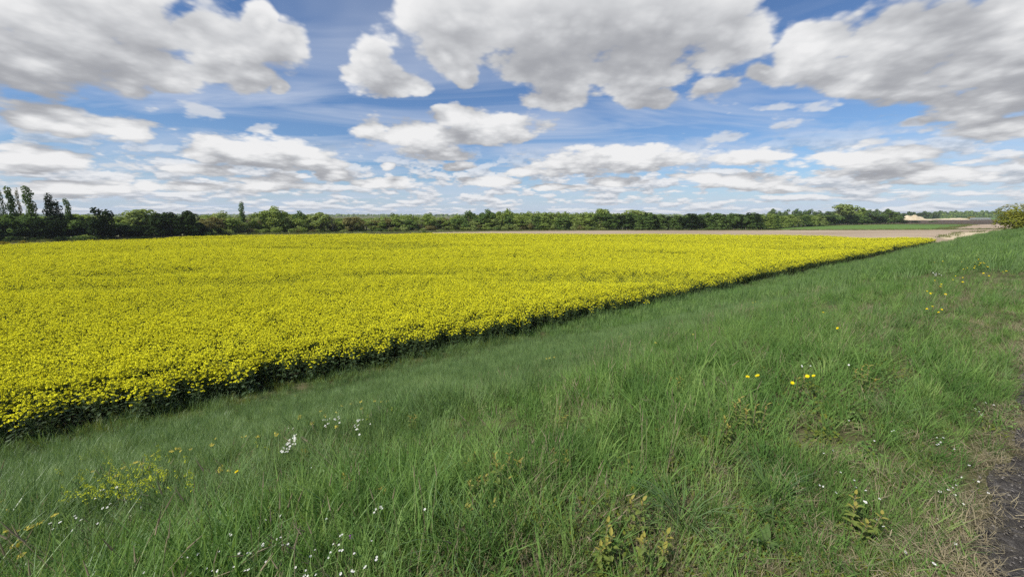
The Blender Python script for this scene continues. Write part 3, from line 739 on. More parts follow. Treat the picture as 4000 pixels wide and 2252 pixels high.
def trunk_mesh(name, h, r, nl, spread, z0, bark=None):
    mb = MB(); pts = [Vector((0, 0, -0.01))]
    for k in range(1, 6): pts.append(Vector((random.uniform(-1, 1) * .02 * h, random.uniform(-1, 1) * .02 * h, h * k / 5)))
    mb.path(pts, r, r * .25, 6)
    for k in range(nl):
        f = random.uniform(z0, .9); b = Vector((0, 0, h * f)); a = random.uniform(0, 6.28); L = spread * (1.15 - f * .6)
        m_ = b + Vector((math.cos(a) * L * .5, math.sin(a) * L * .5, L * .28)); e = b + Vector((math.cos(a) * L, math.sin(a) * L, L * .75))
        mb.path([b, m_, e], r * .38, r * .08, 4)
    return mb.mesh(name, [bark or M_bark], True)
# unit trees are 1 m high and about as wide as stated; they are scaled to size
def round_tree(i):
    lobes = []
    for k in range(11):
        a = random.uniform(0, 6.28); z = random.uniform(0.24, 0.86); w_ = 0.30 * math.sin(min(1, (z - .16) / .8) * math.pi) ** .5 + .03
        r_ = random.uniform(0.10, 0.17); lobes.append(((math.cos(a) * w_ * random.uniform(.4, 1), math.sin(a) * w_ * random.uniform(.4, 1), z), (r_ * 1.1, r_ * 1.1, r_)))
    lobes.append(((0, 0, .88), (.13, .13, .12)))
    return crown_mesh('crown', lobes, 1000, 0.032, 0.060), trunk_mesh('trunk', .80, .022, 7, .30, .22)
def poplar_tree(i, thin=1.0):
    lobes = []
    for k in range(13):
        z = 0.16 + 0.80 * k / 12; w_ = 0.080 + 0.040 * math.sin(z * 3.1); a = random.uniform(0, 6.28); o_ = random.uniform(0, .055)
        lobes.append(((math.cos(a) * o_ + .02 * math.sin(z * 9 + i), math.sin(a) * o_, z), (w_ * random.uniform(.75, 1.1), w_ * random.uniform(.75, 1.1), .078)))
    return crown_mesh('crown', lobes, int(1700 * thin), 0.015, 0.028), trunk_mesh('trunk', .94, .014, 16, .10, .12)
def plantation_tree(i):
    lobes = []
    for k in range(9):
        z = 0.16 + .78 * k / 8; w_ = .24 * (1.05 - z) ** .7 + .03; a = random.uniform(0, 6.28)
        lobes.append(((math.cos(a) * .05, math.sin(a) * .05, z), (w_, w_, .075)))
    return crown_mesh('crown', lobes, 800, 0.026, 0.050), trunk_mesh('trunk', .9, .016, 10, .22, .10)
def bush(i):
    lobes = []
    for k in range(8):
        a = random.uniform(0, 6.28); r_ = random.uniform(0, .38); z = random.uniform(.22, .68 - r_ * .5)
        lobes.append(((math.cos(a) * r_, math.sin(a) * r_, z), (.24, .24, .24)))
    return crown_mesh('crown', lobes, 600, 0.04, 0.075), trunk_mesh('trunk', .6, .02, 8, .4, .05)
def bare_tree(i):
    lobes = [((random.uniform(-.22, .22), random.uniform(-.22, .22), random.uniform(.35, .9)), (.09, .09, .08)) for _ in range(9)]
    return crown_mesh('crown', lobes, 220, 0.018, 0.034), trunk_mesh('trunk', .88, .02, 20, .33, .2, M_palebark)
KINDS = {'round': [round_tree(i) for i in range(6)], 'poplar': [poplar_tree(i, .85) for i in range(4)], 'sparse': [poplar_tree(i + 9, .42) for i in range(3)],
         'plantation': [plantation_tree(i) for i in range(5)], 'bush': [bush(i) for i in range(4)], 'bare': [bare_tree(i) for i in range(3)]}
NAMES = {'round': 'broadleaf_tree', 'poplar': 'poplar_tree', 'sparse': 'poplar_tree', 'plantation': 'plantation_tree', 'bush': 'bush', 'bare': 'budding_tree'}
def tree(kind, fol, base, height, width, label, group=None, cat=None):
    crown, trunk = random.choice(KINDS[kind])
    e = empty(NAMES[kind], base, random.uniform(0, 6.28))
    unit_w = {'round': .80, 'poplar': .27, 'sparse': .27, 'plantation': .50, 'bush': 1.05, 'bare': .70}[kind]
    w_ = width * (0.64 if kind in ('poplar', 'sparse') else 1.22) / unit_w; e.scale = (w_, w_, height * 1.13)
    put('trunk', trunk, e)
    c = put('crown', crown, e); c.material_slots[0].link = 'OBJECT'; c.material_slots[0].material = FOL[fol]
    tag(e, label, cat or ('bush' if kind == 'bush' else 'tree'), group); return e
BASE_Y = ([-700, -300, 0, 300, 700, 900, 1000, 1400, 1750, 2400, 2980, 3060, 3240, 3520], [975, 960, 945, 939, 930, 918, 911, 904.5, 899.5, 898.5, 897.5, 889, 880, 873.5])
def place(u, top_v, width_px, back=0.0, base_v=None):
    """base point, height and width of a tree whose top and width are read off the photograph; `back` metres behind the wood's edge"""
    bv = base_v if base_v else float(np.interp(u, *BASE_Y))
    b = at_z(u, bv, FIELD_Z); b = b * (1 + back / b.length); b.z = FIELD_Z
    dtop = ray(u, top_v); k = b.y / dtop.y; h = dtop.z * k - FIELD_Z
    pxm = math.hypot(b.y, 0) * (CP + 0.0) / F_PX
    return b, max(h, .6), width_px * pxm
def T(kind, fol, u, top_v, w, back, label, group=None, base_v=None):
    b, h, wm = place(u, top_v, w, back, base_v); return tree(kind, fol, b, h, wm, label, group)

# poplars on the left
T('sparse', 'deep', 20, 766, 40, 3, 'thin see-through poplar at the far left edge, leaning outwards')
T('sparse', 'deep', 47, 769, 28, 3, 'slender sparse poplar between the leftmost poplar and the taller denser one')
T('poplar', 'deep', 80, 759, 46, 4, 'tall leafy poplar standing third from the left, darker than its thin neighbours')
T('sparse', 'brown', 107, 763, 22, 5, 'almost bare narrow poplar in the gap between two tall leafy poplars')
T('poplar', 'deep', 147, 757, 58, 3, 'tallest poplar on the left with a ragged broad crown above the dark trees')
T('poplar', 'dark', 218, 780, 50, 3, 'dark poplar right of the tallest poplar, its top split in two')
T('poplar', 'dark', 250, 803, 58, 4, 'shorter dense dark poplar leaning against the split-topped poplar')
T('poplar', 'deep', 287, 797, 40, 3, 'small pointed poplar, rightmost of the row of poplars on the left')
T('poplar', 'deep', 957, 804, 36, 4, 'lone columnar poplar rising above the wood left of centre')
# single trees that stand out of the wood
for row in [
    ('round', 'dark', 396, 823, 85, 0, 'dark tree with a ragged wind-combed top right of the poplars'),
    ('round', 'light', 555, 829, 105, 16, 'pale green broad tree rising behind the dark trees on the left'),
    ('round', 'dark', 675, 841, 95, 0, 'rounded dark tree, left one of the dark pair at the end of the dark wood'),
    ('round', 'dark', 745, 835, 85, 0, 'dark round tree, right one of the dark pair at the end of the dark wood'),
    ('round', 'light', 885, 833, 75, 8, 'light green tree just left of the lone columnar poplar'),
    ('round', 'mid', 1027, 834, 66, 3, 'mid green tree standing left of the tallest broad tree near the lone poplar'),
    ('round', 'mid', 1083, 816, 78, 2, 'tallest broad green tree of the wood, right of the lone poplar'),
    ('round', 'deep', 1177, 831, 48, 3, 'dark topped tree between the tallest broad tree and a wide lighter one'),
    ('round', 'light', 1254, 838, 90, 1, 'wide bright green tree in the wood right of the dark topped tree'),
    ('bare', 'brown', 1300, 850, 50, 0, 'grey brown budding tree at the wood edge beside the wide bright tree'),
    ('round', 'brown', 1384, 853, 72, 1, 'olive brown oak still budding, left of the middle of the wood'),
    ('round', 'mid', 1536, 839, 46, 5, 'slim high tree poking above the wood just left of centre'),
    ('round', 'mid', 1682, 837, 44, 5, 'narrow pointed tree above the wood, left of the big round crowns'),
    ('round', 'deep', 1831, 829, 68, 2, 'big round dark green crown in the middle of the tree line'),
    ('bush', 'light', 1850, 858, 46, 0, 'yellow green rounded bush tree under the big dark crown in the middle'),
    ('round', 'deep', 1905, 825, 60, 2, 'dense dark green tree with a high square top right of the big round crown'),
    ('round', 'mid', 1985, 822, 50, 4, 'high green tree where the middle wood begins to level off'),
    ('round', 'mid', 2345, 824, 62, 6, 'tall round tree above the wood, left of the dark plantation'),
    ('round', 'light', 2480, 828, 95, 14, 'pale green tree rising behind the left end of the dark plantation'),
    ('round', 'light', 3270, 806, 70, 18, 'large pale green tree, left half of the high pair behind the plantation on the right'),
    ('round', 'mid', 3330, 811, 60, 16, 'large mid green tree, right half of the high pair behind the plantation on the right'),
    ('round', 'deep', 3470, 827, 62, 2, 'dark green round tree ending the wood beside the sand heap'),
    ('bush', 'dark', 854, 884, 52, -1, 'dark rounded bush standing alone in front of the pale wood edge'),
    ('bush', 'mid', 1545, 884, 26, -2, 'small bright green bush at the foot of the wood left of centre'),
    ('bush', 'mid', 340, 915, 50, -4, 'grey green bush at the field corner in front of the dark trees'),
    ('round', 'deep', 3137, 825, 24, 140, 'small lone dark tree far behind the light plantation'),
]:
    T(*row)
for (u, tv, w_, bv, fol, lab) in [
    (1658, 901, 18, 909, 'deep', 'low dark bush on the boundary between the rape and the pale strip'),
    (1797, 889, 16, 897.5, 'broom', 'yellow flowering broom at the wood edge left of the big crowns'),
    (1868, 887, 24, 897.5, 'broom', 'orange yellow broom at the wood edge under the big dark crown'),
    (2126, 890, 9, 898, 'broom', 'tiny bright yellow broom bush at the wood edge right of centre'),
    (2860, 876, 34, 897.5, 'light', 'bright green bush in front of the right part of the dark plantation'),
    (2935, 872, 36, 897.5, 'light', 'bright green bush right beside the post and wire fence end'),
    (3272, 877, 22, 880, 'broom', 'orange broom patch at the fence in front of the shaded plantation'),
    (3530, 858, 34, 872, 'dark', 'dark bush on the meadow edge in front of the sand heap'),
    (3575, 861, 30, 870, 'dark', 'second dark bush to the right in front of the sand heap'),
    (3640, 861, 26, 868, 'deep', 'low bush on the dark soil right of the sand heap'),
    (3795, 846, 40, 856, 'broom', 'yellow broom bushes on the rim of the far sand strip'),
    (3840, 848, 36, 857, 'broom', 'yellow broom bush right of the far sand strip'),
    (95, 938, 22, 952, 'broom', 'yellow tinged weed bush at the left field edge'),
    (20, 940, 26, 956, 'broom', 'yellow weed bush at the far left field corner'),
]: T('bush', fol, u, tv, w_, 0, lab, None, bv)

SKY_X = [-700, -300, 0, 100, 330, 396, 480, 555, 640, 675, 741, 820, 885, 960, 1083, 1150, 1250, 1320, 1384, 1450, 1536, 1600, 1690, 1745, 1800, 1905, 2000, 2100, 2200, 2350, 2400, 2550, 2620, 2700, 2800, 3000, 3200, 3300, 3520]
SKY_Y = [830, 835, 842, 848, 850, 846, 853, 850, 858, 852, 852, 853, 848, 852, 845, 847, 850, 858, 860, 856, 846, 850, 846, 858, 847, 838, 834, 838, 837, 838, 842, 840, 848, 844, 840, 842, 844, 839, 838]
def fill(u0, u1, step_, back, kinds, fols, dy, w_, label, group):
    u = u0
    while u < u1:
        uu = u + random.uniform(-.3, .3) * step_; k = random.choice(kinds)
        T(k, random.choice(fols), uu, float(np.interp(uu, SKY_X, SKY_Y)) + random.uniform(*dy), w_ * random.uniform(.8, 1.25), back + random.uniform(0, 3), label, group); u += step_
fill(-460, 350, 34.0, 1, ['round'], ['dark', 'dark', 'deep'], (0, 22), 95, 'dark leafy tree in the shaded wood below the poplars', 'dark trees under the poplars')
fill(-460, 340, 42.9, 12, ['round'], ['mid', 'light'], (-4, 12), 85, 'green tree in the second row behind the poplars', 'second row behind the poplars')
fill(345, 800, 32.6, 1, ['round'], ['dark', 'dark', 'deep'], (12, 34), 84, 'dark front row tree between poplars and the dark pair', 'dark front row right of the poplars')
fill(330, 800, 35.5, 17, ['round'], ['light', 'mid'], (0, 10), 80, 'pale green tree seen over the dark front row', 'pale trees behind the dark front row')
fill(775, 1000, 21, 3, ['round', 'round', 'bare'], ['mid', 'light', 'deep', 'brown'], (4, 18), 60, 'mixed green tree around the lone poplar', 'trees round the lone poplar')
fill(1000, 1780, 19.5, 1, ['round', 'round', 'round', 'bare'], ['mid', 'mid', 'light', 'deep', 'brown'], (4, 24), 54, 'tree in the front row of the mixed wood left of centre', 'front row of the mixed wood left of centre')
fill(800, 2560, 26, 20, ['round'], ['mid', 'light', 'mid'], (-5, 4), 58, 'tree top showing over the middle wood from the rearmost row', 'rearmost row of the middle wood')
fill(1000, 1780, 26.6, 11, ['round'], ['mid', 'light', 'mid', 'brown'], (0, 10), 50, 'tree in the back row of the mixed wood left of centre', 'back row of the mixed wood left of centre')
fill(1775, 2560, 19, 1, ['round', 'round', 'plantation'], ['mid', 'mid', 'deep', 'light'], (8, 26), 54, 'tree in the front row of the green wood right of centre', 'front row of the green wood right of centre')
fill(1775, 2560, 25.2, 11, ['round'], ['mid', 'mid', 'light'], (-3, 7), 48, 'tree in the back row of the green wood right of centre', 'back row of the green wood right of centre')
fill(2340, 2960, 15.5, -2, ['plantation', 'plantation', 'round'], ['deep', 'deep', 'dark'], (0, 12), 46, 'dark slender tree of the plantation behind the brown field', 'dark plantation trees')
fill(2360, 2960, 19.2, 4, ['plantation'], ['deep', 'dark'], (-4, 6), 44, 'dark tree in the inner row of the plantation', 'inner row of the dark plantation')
fill(2960, 3250, 16.3, 0, ['plantation'], ['mid', 'mid', 'deep', 'light'], (0, 10), 42, 'light green slender tree of the plantation beside the meadow', 'light plantation trees')
fill(2960, 3250, 19.2, 8, ['plantation'], ['mid', 'deep'], (-2, 5), 42, 'light green tree in the inner row beside the meadow', 'inner row of the light plantation')
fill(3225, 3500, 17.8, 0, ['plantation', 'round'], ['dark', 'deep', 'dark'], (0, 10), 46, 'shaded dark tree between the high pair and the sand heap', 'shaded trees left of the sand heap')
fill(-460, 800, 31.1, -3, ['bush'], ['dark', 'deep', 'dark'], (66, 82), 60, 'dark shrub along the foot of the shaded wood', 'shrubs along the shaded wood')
fill(800, 2350, 20, -1.5, ['bush'], ['mid', 'deep', 'light', 'brown'], (30, 44), 40, 'shrub along the sunny foot of the wood', 'shrubs along the sunny wood')
for i in range(16):
    u = 3010 + i * 32 + random.uniform(-8, 8); b = at_z(u, 852, FIELD_Z); b = b.normalized() * (at_z(u, 866, FIELD_Z).length + 60); b.z = FIELD_Z
    tree('round', 'deep', b, 9.2 + random.uniform(-1.2, 2.2), 8, 'distant dark tree behind the light plantation', 'distant trees behind the light plantation')

# olive shrub at the right edge, on the bank
bs = on_bank(4095, 897); sh = empty('shrub', bs, 0.4)
cm, tm = crown_mesh('crown', [((random.uniform(-.55, .55), random.uniform(-.55, .55), random.uniform(.10, .70)), (.26, .26, .20)) for _ in range(26)], 9000, 0.014, 0.030), trunk_mesh('trunk', .7, .02, 12, .45, .05)
put('trunk', tm, sh); cc = put('crown', cm, sh); cc.material_slots[0].link = 'OBJECT'; cc.material_slots[0].material = FOL['olive']
kk = bs.y * CP / F_PX; sh.scale = (kk * 185, kk * 185, kk * 140)
tag(sh, 'olive yellow shrub on the bank cut by the right edge of the view', 'shrub')

# far woods: read as one mass
def far_wood(name, rows, mats, label):
    mb = MB()
    for (u0, u1, v_top0, v_top1, dist, nn, q) in rows:
        for k in range(nn):
            f = random.random(); u = u0 + (u1 - u0) * f; d_ = ray(u, 840); p = d_ * (dist / d_.y * random.uniform(.97, 1.06)); dt = ray(u, v_top0 + (v_top1 - v_top0) * f)
            top = dt.z * (p.y / dt.y) + 1.4 * math.sin(u * .11) + .9 * math.sin(u * .31 + 1) - FIELD_Z
            z = FIELD_Z + max(.5, top) * random.random() ** .6; s_ = q * random.uniform(.5, 1.3); p.z = z
            n_ = Vector((random.gauss(0, 1), random.gauss(0, 1) - .4, random.gauss(.6, .7))).normalized(); e1 = n_.orthogonal().normalized(); e2 = n_.cross(e1)
            mb.face((p + e1 * s_, p + e2 * s_ * .7, p - e1 * s_, p - e2 * s_ * .7), random.randrange(len(mats)))
    o = mb.build(name, mats); o['kind'] = 'stuff'; tag(o, label, 'wood'); return o
far_wood('far_dark_wood', [(3490, 3670, 833, 830, 640, 2600, 1.6)], [FOL['dark'], FOL['deep']], 'dark far wood directly behind the sand heap')
far_wood('far_wood', [(3640, 4300, 828, 821, 860, 5200, 2.2), (3640, 4300, 834, 832, 760, 2600, 1.8)], [FOL['mid'], FOL['deep']], 'far wooded ridge behind the sand strip at the right')
far_wood('horizon_wood', [(-900, 4600, 838.5, 838.5, 1500, 9000, 5.0)], [FOL['deep'], FOL['mid']], 'woods along the horizon behind the nearer trees')

# sand heap and the lower sand strip behind the dark field
def mound(name, u0, u1, v_base, prof, m, label, cat, depth=14.0, kind=None):
    """a heap with a ridge whose height in photo pixels is given along its width"""
    mb = MB(); nx, ny = 46, 12; V = []
    for i in range(nx + 1):
        u = u0 + (u1 - u0) * i / nx; b = at_z(u, v_base, FIELD_Z); h = float(np.interp(i / nx, [p[0] for p in prof], [p[1] for p in prof])) * b.y / F_PX
        back = Vector((b.x, b.y, 0)).normalized()
        for j in range(ny + 1):
            f = j / ny; hh_ = h * (1 - abs(2 * f - 1) ** 1.25) * (1 + .10 * math.sin(u * .21 + j)) + .12 * math.sin(u * .5 + j * 1.7) * (0 < j < ny)
            V.append((b.x + back.x * depth * f, b.y + back.y * depth * f, FIELD_Z + max(hh_, 0) * (0 < j < ny)))
    mb.v = V
    for i in range(nx):
        for j in range(ny):
            a = i * (ny + 1) + j; mb.f.append((a, a + ny + 1, a + ny + 2, a + 1)); mb.m.append(0)
    o = mb.build(name, m, None, True); tag(o, label, cat, None, kind); return o
mound('sand_heap', 3497, 3640, 860, [(0, 3), (.10, 9), (.30, 17.5), (.55, 19), (.70, 12), (.82, 5), (1, 2)], M_sand, 'pale sand heap with a flat top beside the dark trees', 'sand heap', 22)
mound('low_sand_bank', 3600, 3790, 858.5, [(0, 2), (.2, 3), (.5, 5), (.75, 7), (.9, 6), (1, 1)], M_sand, 'low pale sand bank stretching right of the heap', 'sand bank', 16)

# long pale greenhouse far away
M_glass = soil('greenhouse_skin', [(0.15, 0.17, 0.15), (0.22, 0.24, 0.22)], 0.2, 0.3)
M_frame = soil('greenhouse_frame', [(0.22, 0.23, 0.22), (0.30, 0.31, 0.30)], 1.0, 0.5)
gb = at_z(3830, 850, FIELD_Z); gb = gb.normalized() * 820; gb.z = FIELD_Z
gh = empty('greenhouse', gb, -math.atan2(gb.x, gb.y))
mb = MB(); L2, W2, H2 = 9.0, 8.0, 1.6
for sx in (-1, 1): mb.face(((sx * L2, 0, 0), (sx * L2, W2, 0), (sx * L2, W2, H2), (sx * L2, W2 / 2, H2 + 0.9), (sx * L2, 0, H2)))
mb.face(((-L2, 0, 0), (L2, 0, 0), (L2, 0, H2), (-L2, 0, H2))); mb.face(((-L2, W2, 0), (L2, W2, 0), (L2, W2, H2), (-L2, W2, H2)))
mb.build('wall', M_frame, gh)
mb = MB()
for y0, y1 in ((-.2, W2 / 2), (W2 + .2, W2 / 2)): mb.face(((-L2, y0, H2), (L2, y0, H2), (L2, y1, H2 + 1.0), (-L2, y1, H2 + 1.0)))
mb.build('roof', M_glass, gh)
tag(gh, 'long low pale greenhouse far off under the wooded ridge', 'greenhouse')

# post and wire fence along the plantation
M_post = soil('weathered_post', [(0.20, 0.18, 0.15), (0.34, 0.31, 0.27)], 3.0, fine=20)
M_wire = soil('fence_wire', [(0.18, 0.18, 0.18), (0.25, 0.25, 0.25)], 1.0)
f0 = at_z(2385, 899.6, FIELD_Z); fe = empty('wire_fence', f0)
mb = MB(); mb.tube((0, 0, -.02), (0, 0, 1.25), .075, .065, 6); mb.face([(.065 * math.cos(a * 1.047), .065 * math.sin(a * 1.047), 1.25) for a in range(6)])
post_me = mb.mesh('post', [M_post]); prev = None; wire = MB()
for k in range(62):
    u = 2385 + k * 15.5
    if u > 3400: break
    v = float(np.interp(u, [2385, 2980, 3060, 3240, 3400], [899.3, 898.6, 890.5, 881.5, 877.5])); p = at_z(u, v, FIELD_Z) - f0
    put('post', post_me, fe, p, (random.uniform(-.06, .06), random.uniform(-.06, .06), 0), (1, 1, random.uniform(.88, 1.08)))
    if prev is not None:
        for hz in (.45, .8, 1.1): wire.tube(prev + Vector((0, 0, hz)), p + Vector((0, 0, hz)), .012, .012, 3)
    prev = p
wire.build('wire', M_wire, fe)
tag(fe, 'weathered post and wire fence running along the foot of the plantations', 'fence')

# ------------------------------------------------------------------ rapeseed plants along the near edge, one by one
def rape_plant_parts():
    h = RAPE_H; parts = {}
    mb = MB(); mb.tube((0, 0, -.03), (0, 0, h * .55), .011, .008, 5); mb.tube((0, 0, h * .55), (.01, 0, h * .97), .008, .004, 5)
    heads = [(Vector((.01, 0, h)), .032)]
    for a, z0, tip in rape_plan(random.choice((8, 9, 10))):
        mb.tube((0, 0, z0), tip, .0045, .003, 4); heads.append((tip, random.uniform(.022, .031)))
    stem = mb.mesh('stem', [M_rapestem])
    fl = []
    for p, r in heads:
        m2 = MB(); raceme(m2, p, r, 11); fl.append(m2.mesh('flower_head', [M_petal, M_bud]))
    lv = []
    for k in range(9):
        z0 = h * (.06 + .62 * k / 8); f = 1 - z0 / h; m2 = MB()
        m2.leaf((0, 0, z0), k * 2.4 + random.uniform(-.4, .4), random.uniform(0, .7), .11 + .15 * f, .04 + .065 * f, random.uniform(.6, 1.6)); lv.append(m2.mesh('leaf', [M_rapeleaf]))
    return stem, fl, lv
rape_kinds = [rape_plant_parts() for _ in range(6)]
tt = -9.0; count = 0
while count < 290 and tt < 36:
    ss = EDGE + random.uniform(-.10, .42) + .26 * math.sin(tt * .83) * math.sin(tt * .31 + 2) + .16 * math.sin(tt * 2.7) + .12 * math.sin(tt * 5.3 + 1) + .08 * math.sin(tt * 9.1) - (random.uniform(.2, .7) if random.random() < .07 else 0)
    stem, fl, lv = random.choice(rape_kinds)
    e = empty('rapeseed_plant', world_ts(tt, ss, FIELD_Z + .024), random.uniform(0, 6.28))
    k_ = random.uniform(.58, 1.0); e.scale = (1.1, 1.1, k_); e.rotation_euler.x = random.gauss(0, .14); e.rotation_euler.y = random.gauss(0, .14)
    put('stem', stem, e)
    for m_ in fl: put('flower_head', m_, e)
    for m_ in lv: put('leaf', m_, e)
    tag(e, 'single rapeseed plant in the front row of the crop facing the grass bank', 'rapeseed', 'rapeseed plants in the front row')
    count += 1; tt += 0.105 + max(0, tt) * .0042

# ------------------------------------------------------------------ wild flowers on the bank
M_white = leafy('white_petals', [(0.72, 0.72, 0.70), (0.84, 0.84, 0.82)], 0.25, gloss=0.0)
M_yellow = leafy('yellow_petals', [(0.78, 0.62, 0.014), (0.88, 0.74, 0.020)], 0.25, gloss=0.0)
M_paleyel = leafy('pale_yellow_petals', [(0.55, 0.48, 0.09), (0.72, 0.62, 0.14)], 0.25, gloss=0.0)
M_lime = leafy('lime_bracts', [(0.46, 0.52, 0.035), (0.66, 0.70, 0.055)], 0.3, gloss=0.0)
M_purple = leafy('purple_petals', [(0.30, 0.08, 0.38), (0.38, 0.12, 0.46)], 0.25, gloss=0.0)
M_stalk = leafy('flower_stalks', [(0.05, 0.09, 0.025), (0.09, 0.13, 0.035)], 0.2, gloss=0.1)
M_eye = leafy('flower_eye', [(0.55, 0.45, 0.05), (0.6, 0.5, 0.08)], 0.2, gloss=0.0)
def petals(n, r, w_, cup, m, name='flower_head', eye=None, rows=1):
    mb = MB()
    for rw in range(rows):
        for k in range(n):
            a = 6.283 * (k + .5 * rw) / n; c_, s_ = math.cos(a), math.sin(a); rr = r * (1 - .3 * rw); z0 = .002 + rw * .003
            def P_(f, o): return (c_ * rr * f - s_ * o, s_ * rr * f + c_ * o, z0 + cup * rr * f * f)
            mb.face((P_(.08, 0), P_(.6, -w_ * rr), P_(1, -w_ * rr * .35), P_(1, w_ * rr * .35), P_(.6, w_ * rr)), 0)
    if eye: mb.face([(math.cos(k) * r * .2, math.sin(k) * r * .2, .006) for k in np.linspace(0, 6.283, 7)[:-1]], 1)
    return mb.mesh(name, [m, eye or m])
def cluster(r, n, m, spike=0.0):
    mb = MB()
    for k in range(n):
        a = random.uniform(0, 6.283); rr = r * math.sqrt(random.random()); z = (random.random() * spike) if spike else .3 * r * random.random()
        c = Vector((math.cos(a) * rr, math.sin(a) * rr, z)); q = r * random.uniform(.25, .42); n_ = Vector((math.cos(a) * .7, math.sin(a) * .7, .7)).normalized()
        e1 = n_.orthogonal().normalized(); e2 = n_.cross(e1); mb.face((c + e1 * q, c + e2 * q * .7 + n_ * q * .3, c - e1 * q, c - e2 * q * .7), 0)
    return mb.mesh('flower_head', [m])
def stalk(h, r=.0016):
    mb = MB(); a = random.uniform(0, 6.28); b = h * .12
    mb.path([(0, 0, -.03), (math.cos(a) * b * .3, math.sin(a) * b * .3, h * .5), (0, 0, h)], r, r * .8, 4)
    mb.leaf((0, 0, h * .25), a, .5, h * .3, h * .07, .8); mb.leaf((0, 0, h * .4), a + 3, .6, h * .25, h * .06, .8)
    return mb.mesh('stem', [M_stalk])
FH = {'white': [petals(5, .0100, .52, .25, M_white, eye=M_eye), petals(5, .0095, .5, .7, M_white, eye=M_eye), petals(5, .0105, .5, .1, M_white, eye=M_eye)],
      'yellow': [petals(14, .017, .20, .25, M_yellow, rows=3), petals(12, .015, .22, .5, M_yellow, rows=2)],
      'vetch': [cluster(.021, 16, M_paleyel), cluster(.018, 12, M_paleyel)], 'lime': [cluster(.014, 18, M_lime, .075), cluster(.015, 22, M_lime, .10)], 'purple': [cluster(.013, 16, M_purple)]}
ST = {h: [stalk(h) for _ in range(3)] for h in (.06, .14, .24, .32)}
NM = {'white': 'white_wildflower', 'yellow': 'yellow_wildflower', 'vetch': 'pale_yellow_vetch', 'lime': 'crosswort_spike', 'purple': 'purple_wildflower'}
def flower(kind, u, v, h, label, group, size=1.0, face=True):
    p = on_bank(u, v, h); e = empty(NM[kind], p, random.uniform(0, 6.28))
    hk = min(ST, key=lambda q: abs(q - h)); sk = h / hk
    put('stem', random.choice(ST[hk]), e, scl=(1, 1, sk))
    s_ = size * random.uniform(.70, 1.05) * (.85 if kind == 'white' else 1)
    tilt = (random.gauss(0, .3), random.gauss(0, .3), 0)
    if face:  # blooms turn to the light
        tilt = (random.gauss(.25, .25), random.gauss(-.2, .25), 0); e.rotation_euler.z = random.gauss(0, .3)
    put('flower_head', random.choice(FH[kind]), e, (0, 0, h), tilt, (s_, s_, s_))
    tag(e, label, 'flower', group); return e
def region(pts_, x0, y0, k): return [(x0 + x * k, y0 + y * k) for x, y in pts_]
A6 = region([(1040,548),(1015,552),(1175,520),(960,635),(1110,685),(1080,722),(1035,730),(745,812),(770,828),(820,853),(515,880),(500,884),(605,872),(675,925),(735,955),(615,1000),(985,883),(535,942)], 0, 1700, .3882)
for u, v in A6: flower('white', u, v, .26, 'small white wildflower in front of the lime crosswort patch at the lower left', 'white flowers by the crosswort patch', 1.15)
A6b = region([(2325,1000),(2318,990),(1990,1190),(2005,1186),(1835,1225),(1890,1222),(2200,1170),(2405,1182),(2490,1182),(2520,1180),(2075,1340),(2140,1360),(2190,1360),(2350,1325),(2465,1360),(2500,1350),(1450,1380),(1910,1395),(1915,1385)], 0, 1700, .3882)
A7 = region([(190,985),(182,990),(80,1020),(20,1082),(185,1152),(160,1165),(55,1200),(50,1212),(200,1210),(240,1202),(295,1208),(445,1250),(410,1298),(635,1140),(648,1132),(585,1205),(625,1210),(650,1250),(630,1252),(562,1268),(740,1272),(545,1305),(910,1300),(905,1322),(300,1380),(725,1400),(735,1410),(820,1380),(826,1370),(375,1400),(455,1435),(75,1335),(530,1015),(640,1425),(365,1440),(390,1442)], 1000, 1500, .5187)
for u, v in A6b + A7: flower('white', u, v, .24, 'white five-petalled wildflower in the grass at the bottom left of the bank', 'white flowers at the bottom left', .78)
for u, v in region([(905,940),(890,965),(950,935),(940,925)], 1000, 1500, .5187): flower('white', u, v, .24, 'white bloom in the little group beside an orange-tipped sapling at the bottom', 'white blooms by the bottom sapling')
for u, v in region([(1272,940),(870,1182),(415,628)], 1000, 1500, .5187): flower('white', u, v, .24, 'lone white wildflower standing apart in the grass left of centre', 'lone white flowers left of centre', .8)
for k in range(30):
    f = random.random(); u = 1000 + (210 + 95 * f + random.gauss(0, 16)) * .5187; v = 1500 + (505 - 115 * f + random.gauss(0, 20)) * .5187
    flower('white', u, v, .24, 'white bloom in the densest white clump on the slope left of centre', 'densest white clump', 1.75)
for u, v in region([(505,268),(520,270),(535,268),(555,258),(550,295),(540,300),(527,322),(520,312),(597,268),(592,262),(620,245),(628,258),(630,290)], 1000, 1500, .5187):
    flower('white', u, v, .24, 'white bloom in the loose group right above the densest white clump', 'loose white group above the clump', 1.6)
for u, v in region([(765,272),(780,268),(805,266),(770,280),(745,308),(775,305),(768,312),(745,322),(760,338),(770,340),(755,340),(862,300),(780,380)], 1000, 1500, .5187):
    flower('white', u, v, .24, 'white bloom in the rightmost small group on the slope left of centre', 'rightmost white group on the slope', 1.6)
for u, v in region([(245,330),(280,330),(275,338)], 1000, 1500, .5187): flower('white', u, v, .24, 'tiny white bloom left above the densest white clump', 'tiny white blooms above the clump', .9)
A8 = region([(1270,402),(1320,402),(1300,435),(1270,455),(1285,450),(1405,490),(1515,610),(1640,138),(1700,158),(1560,185),(1585,200),(1590,205),(1615,225),(1605,230),(1490,228),(1410,722),(1460,702),(1585,735),(1420,762),(1390,780),(1360,795),(1295,808),(1410,832),(1660,822),(1470,900)], 3000, 1500, .5187)
for u, v in A8: flower('white', u, v, .05, 'flat white five-petalled flower in the mossy straw beside the asphalt', 'white flowers beside the asphalt', .85)
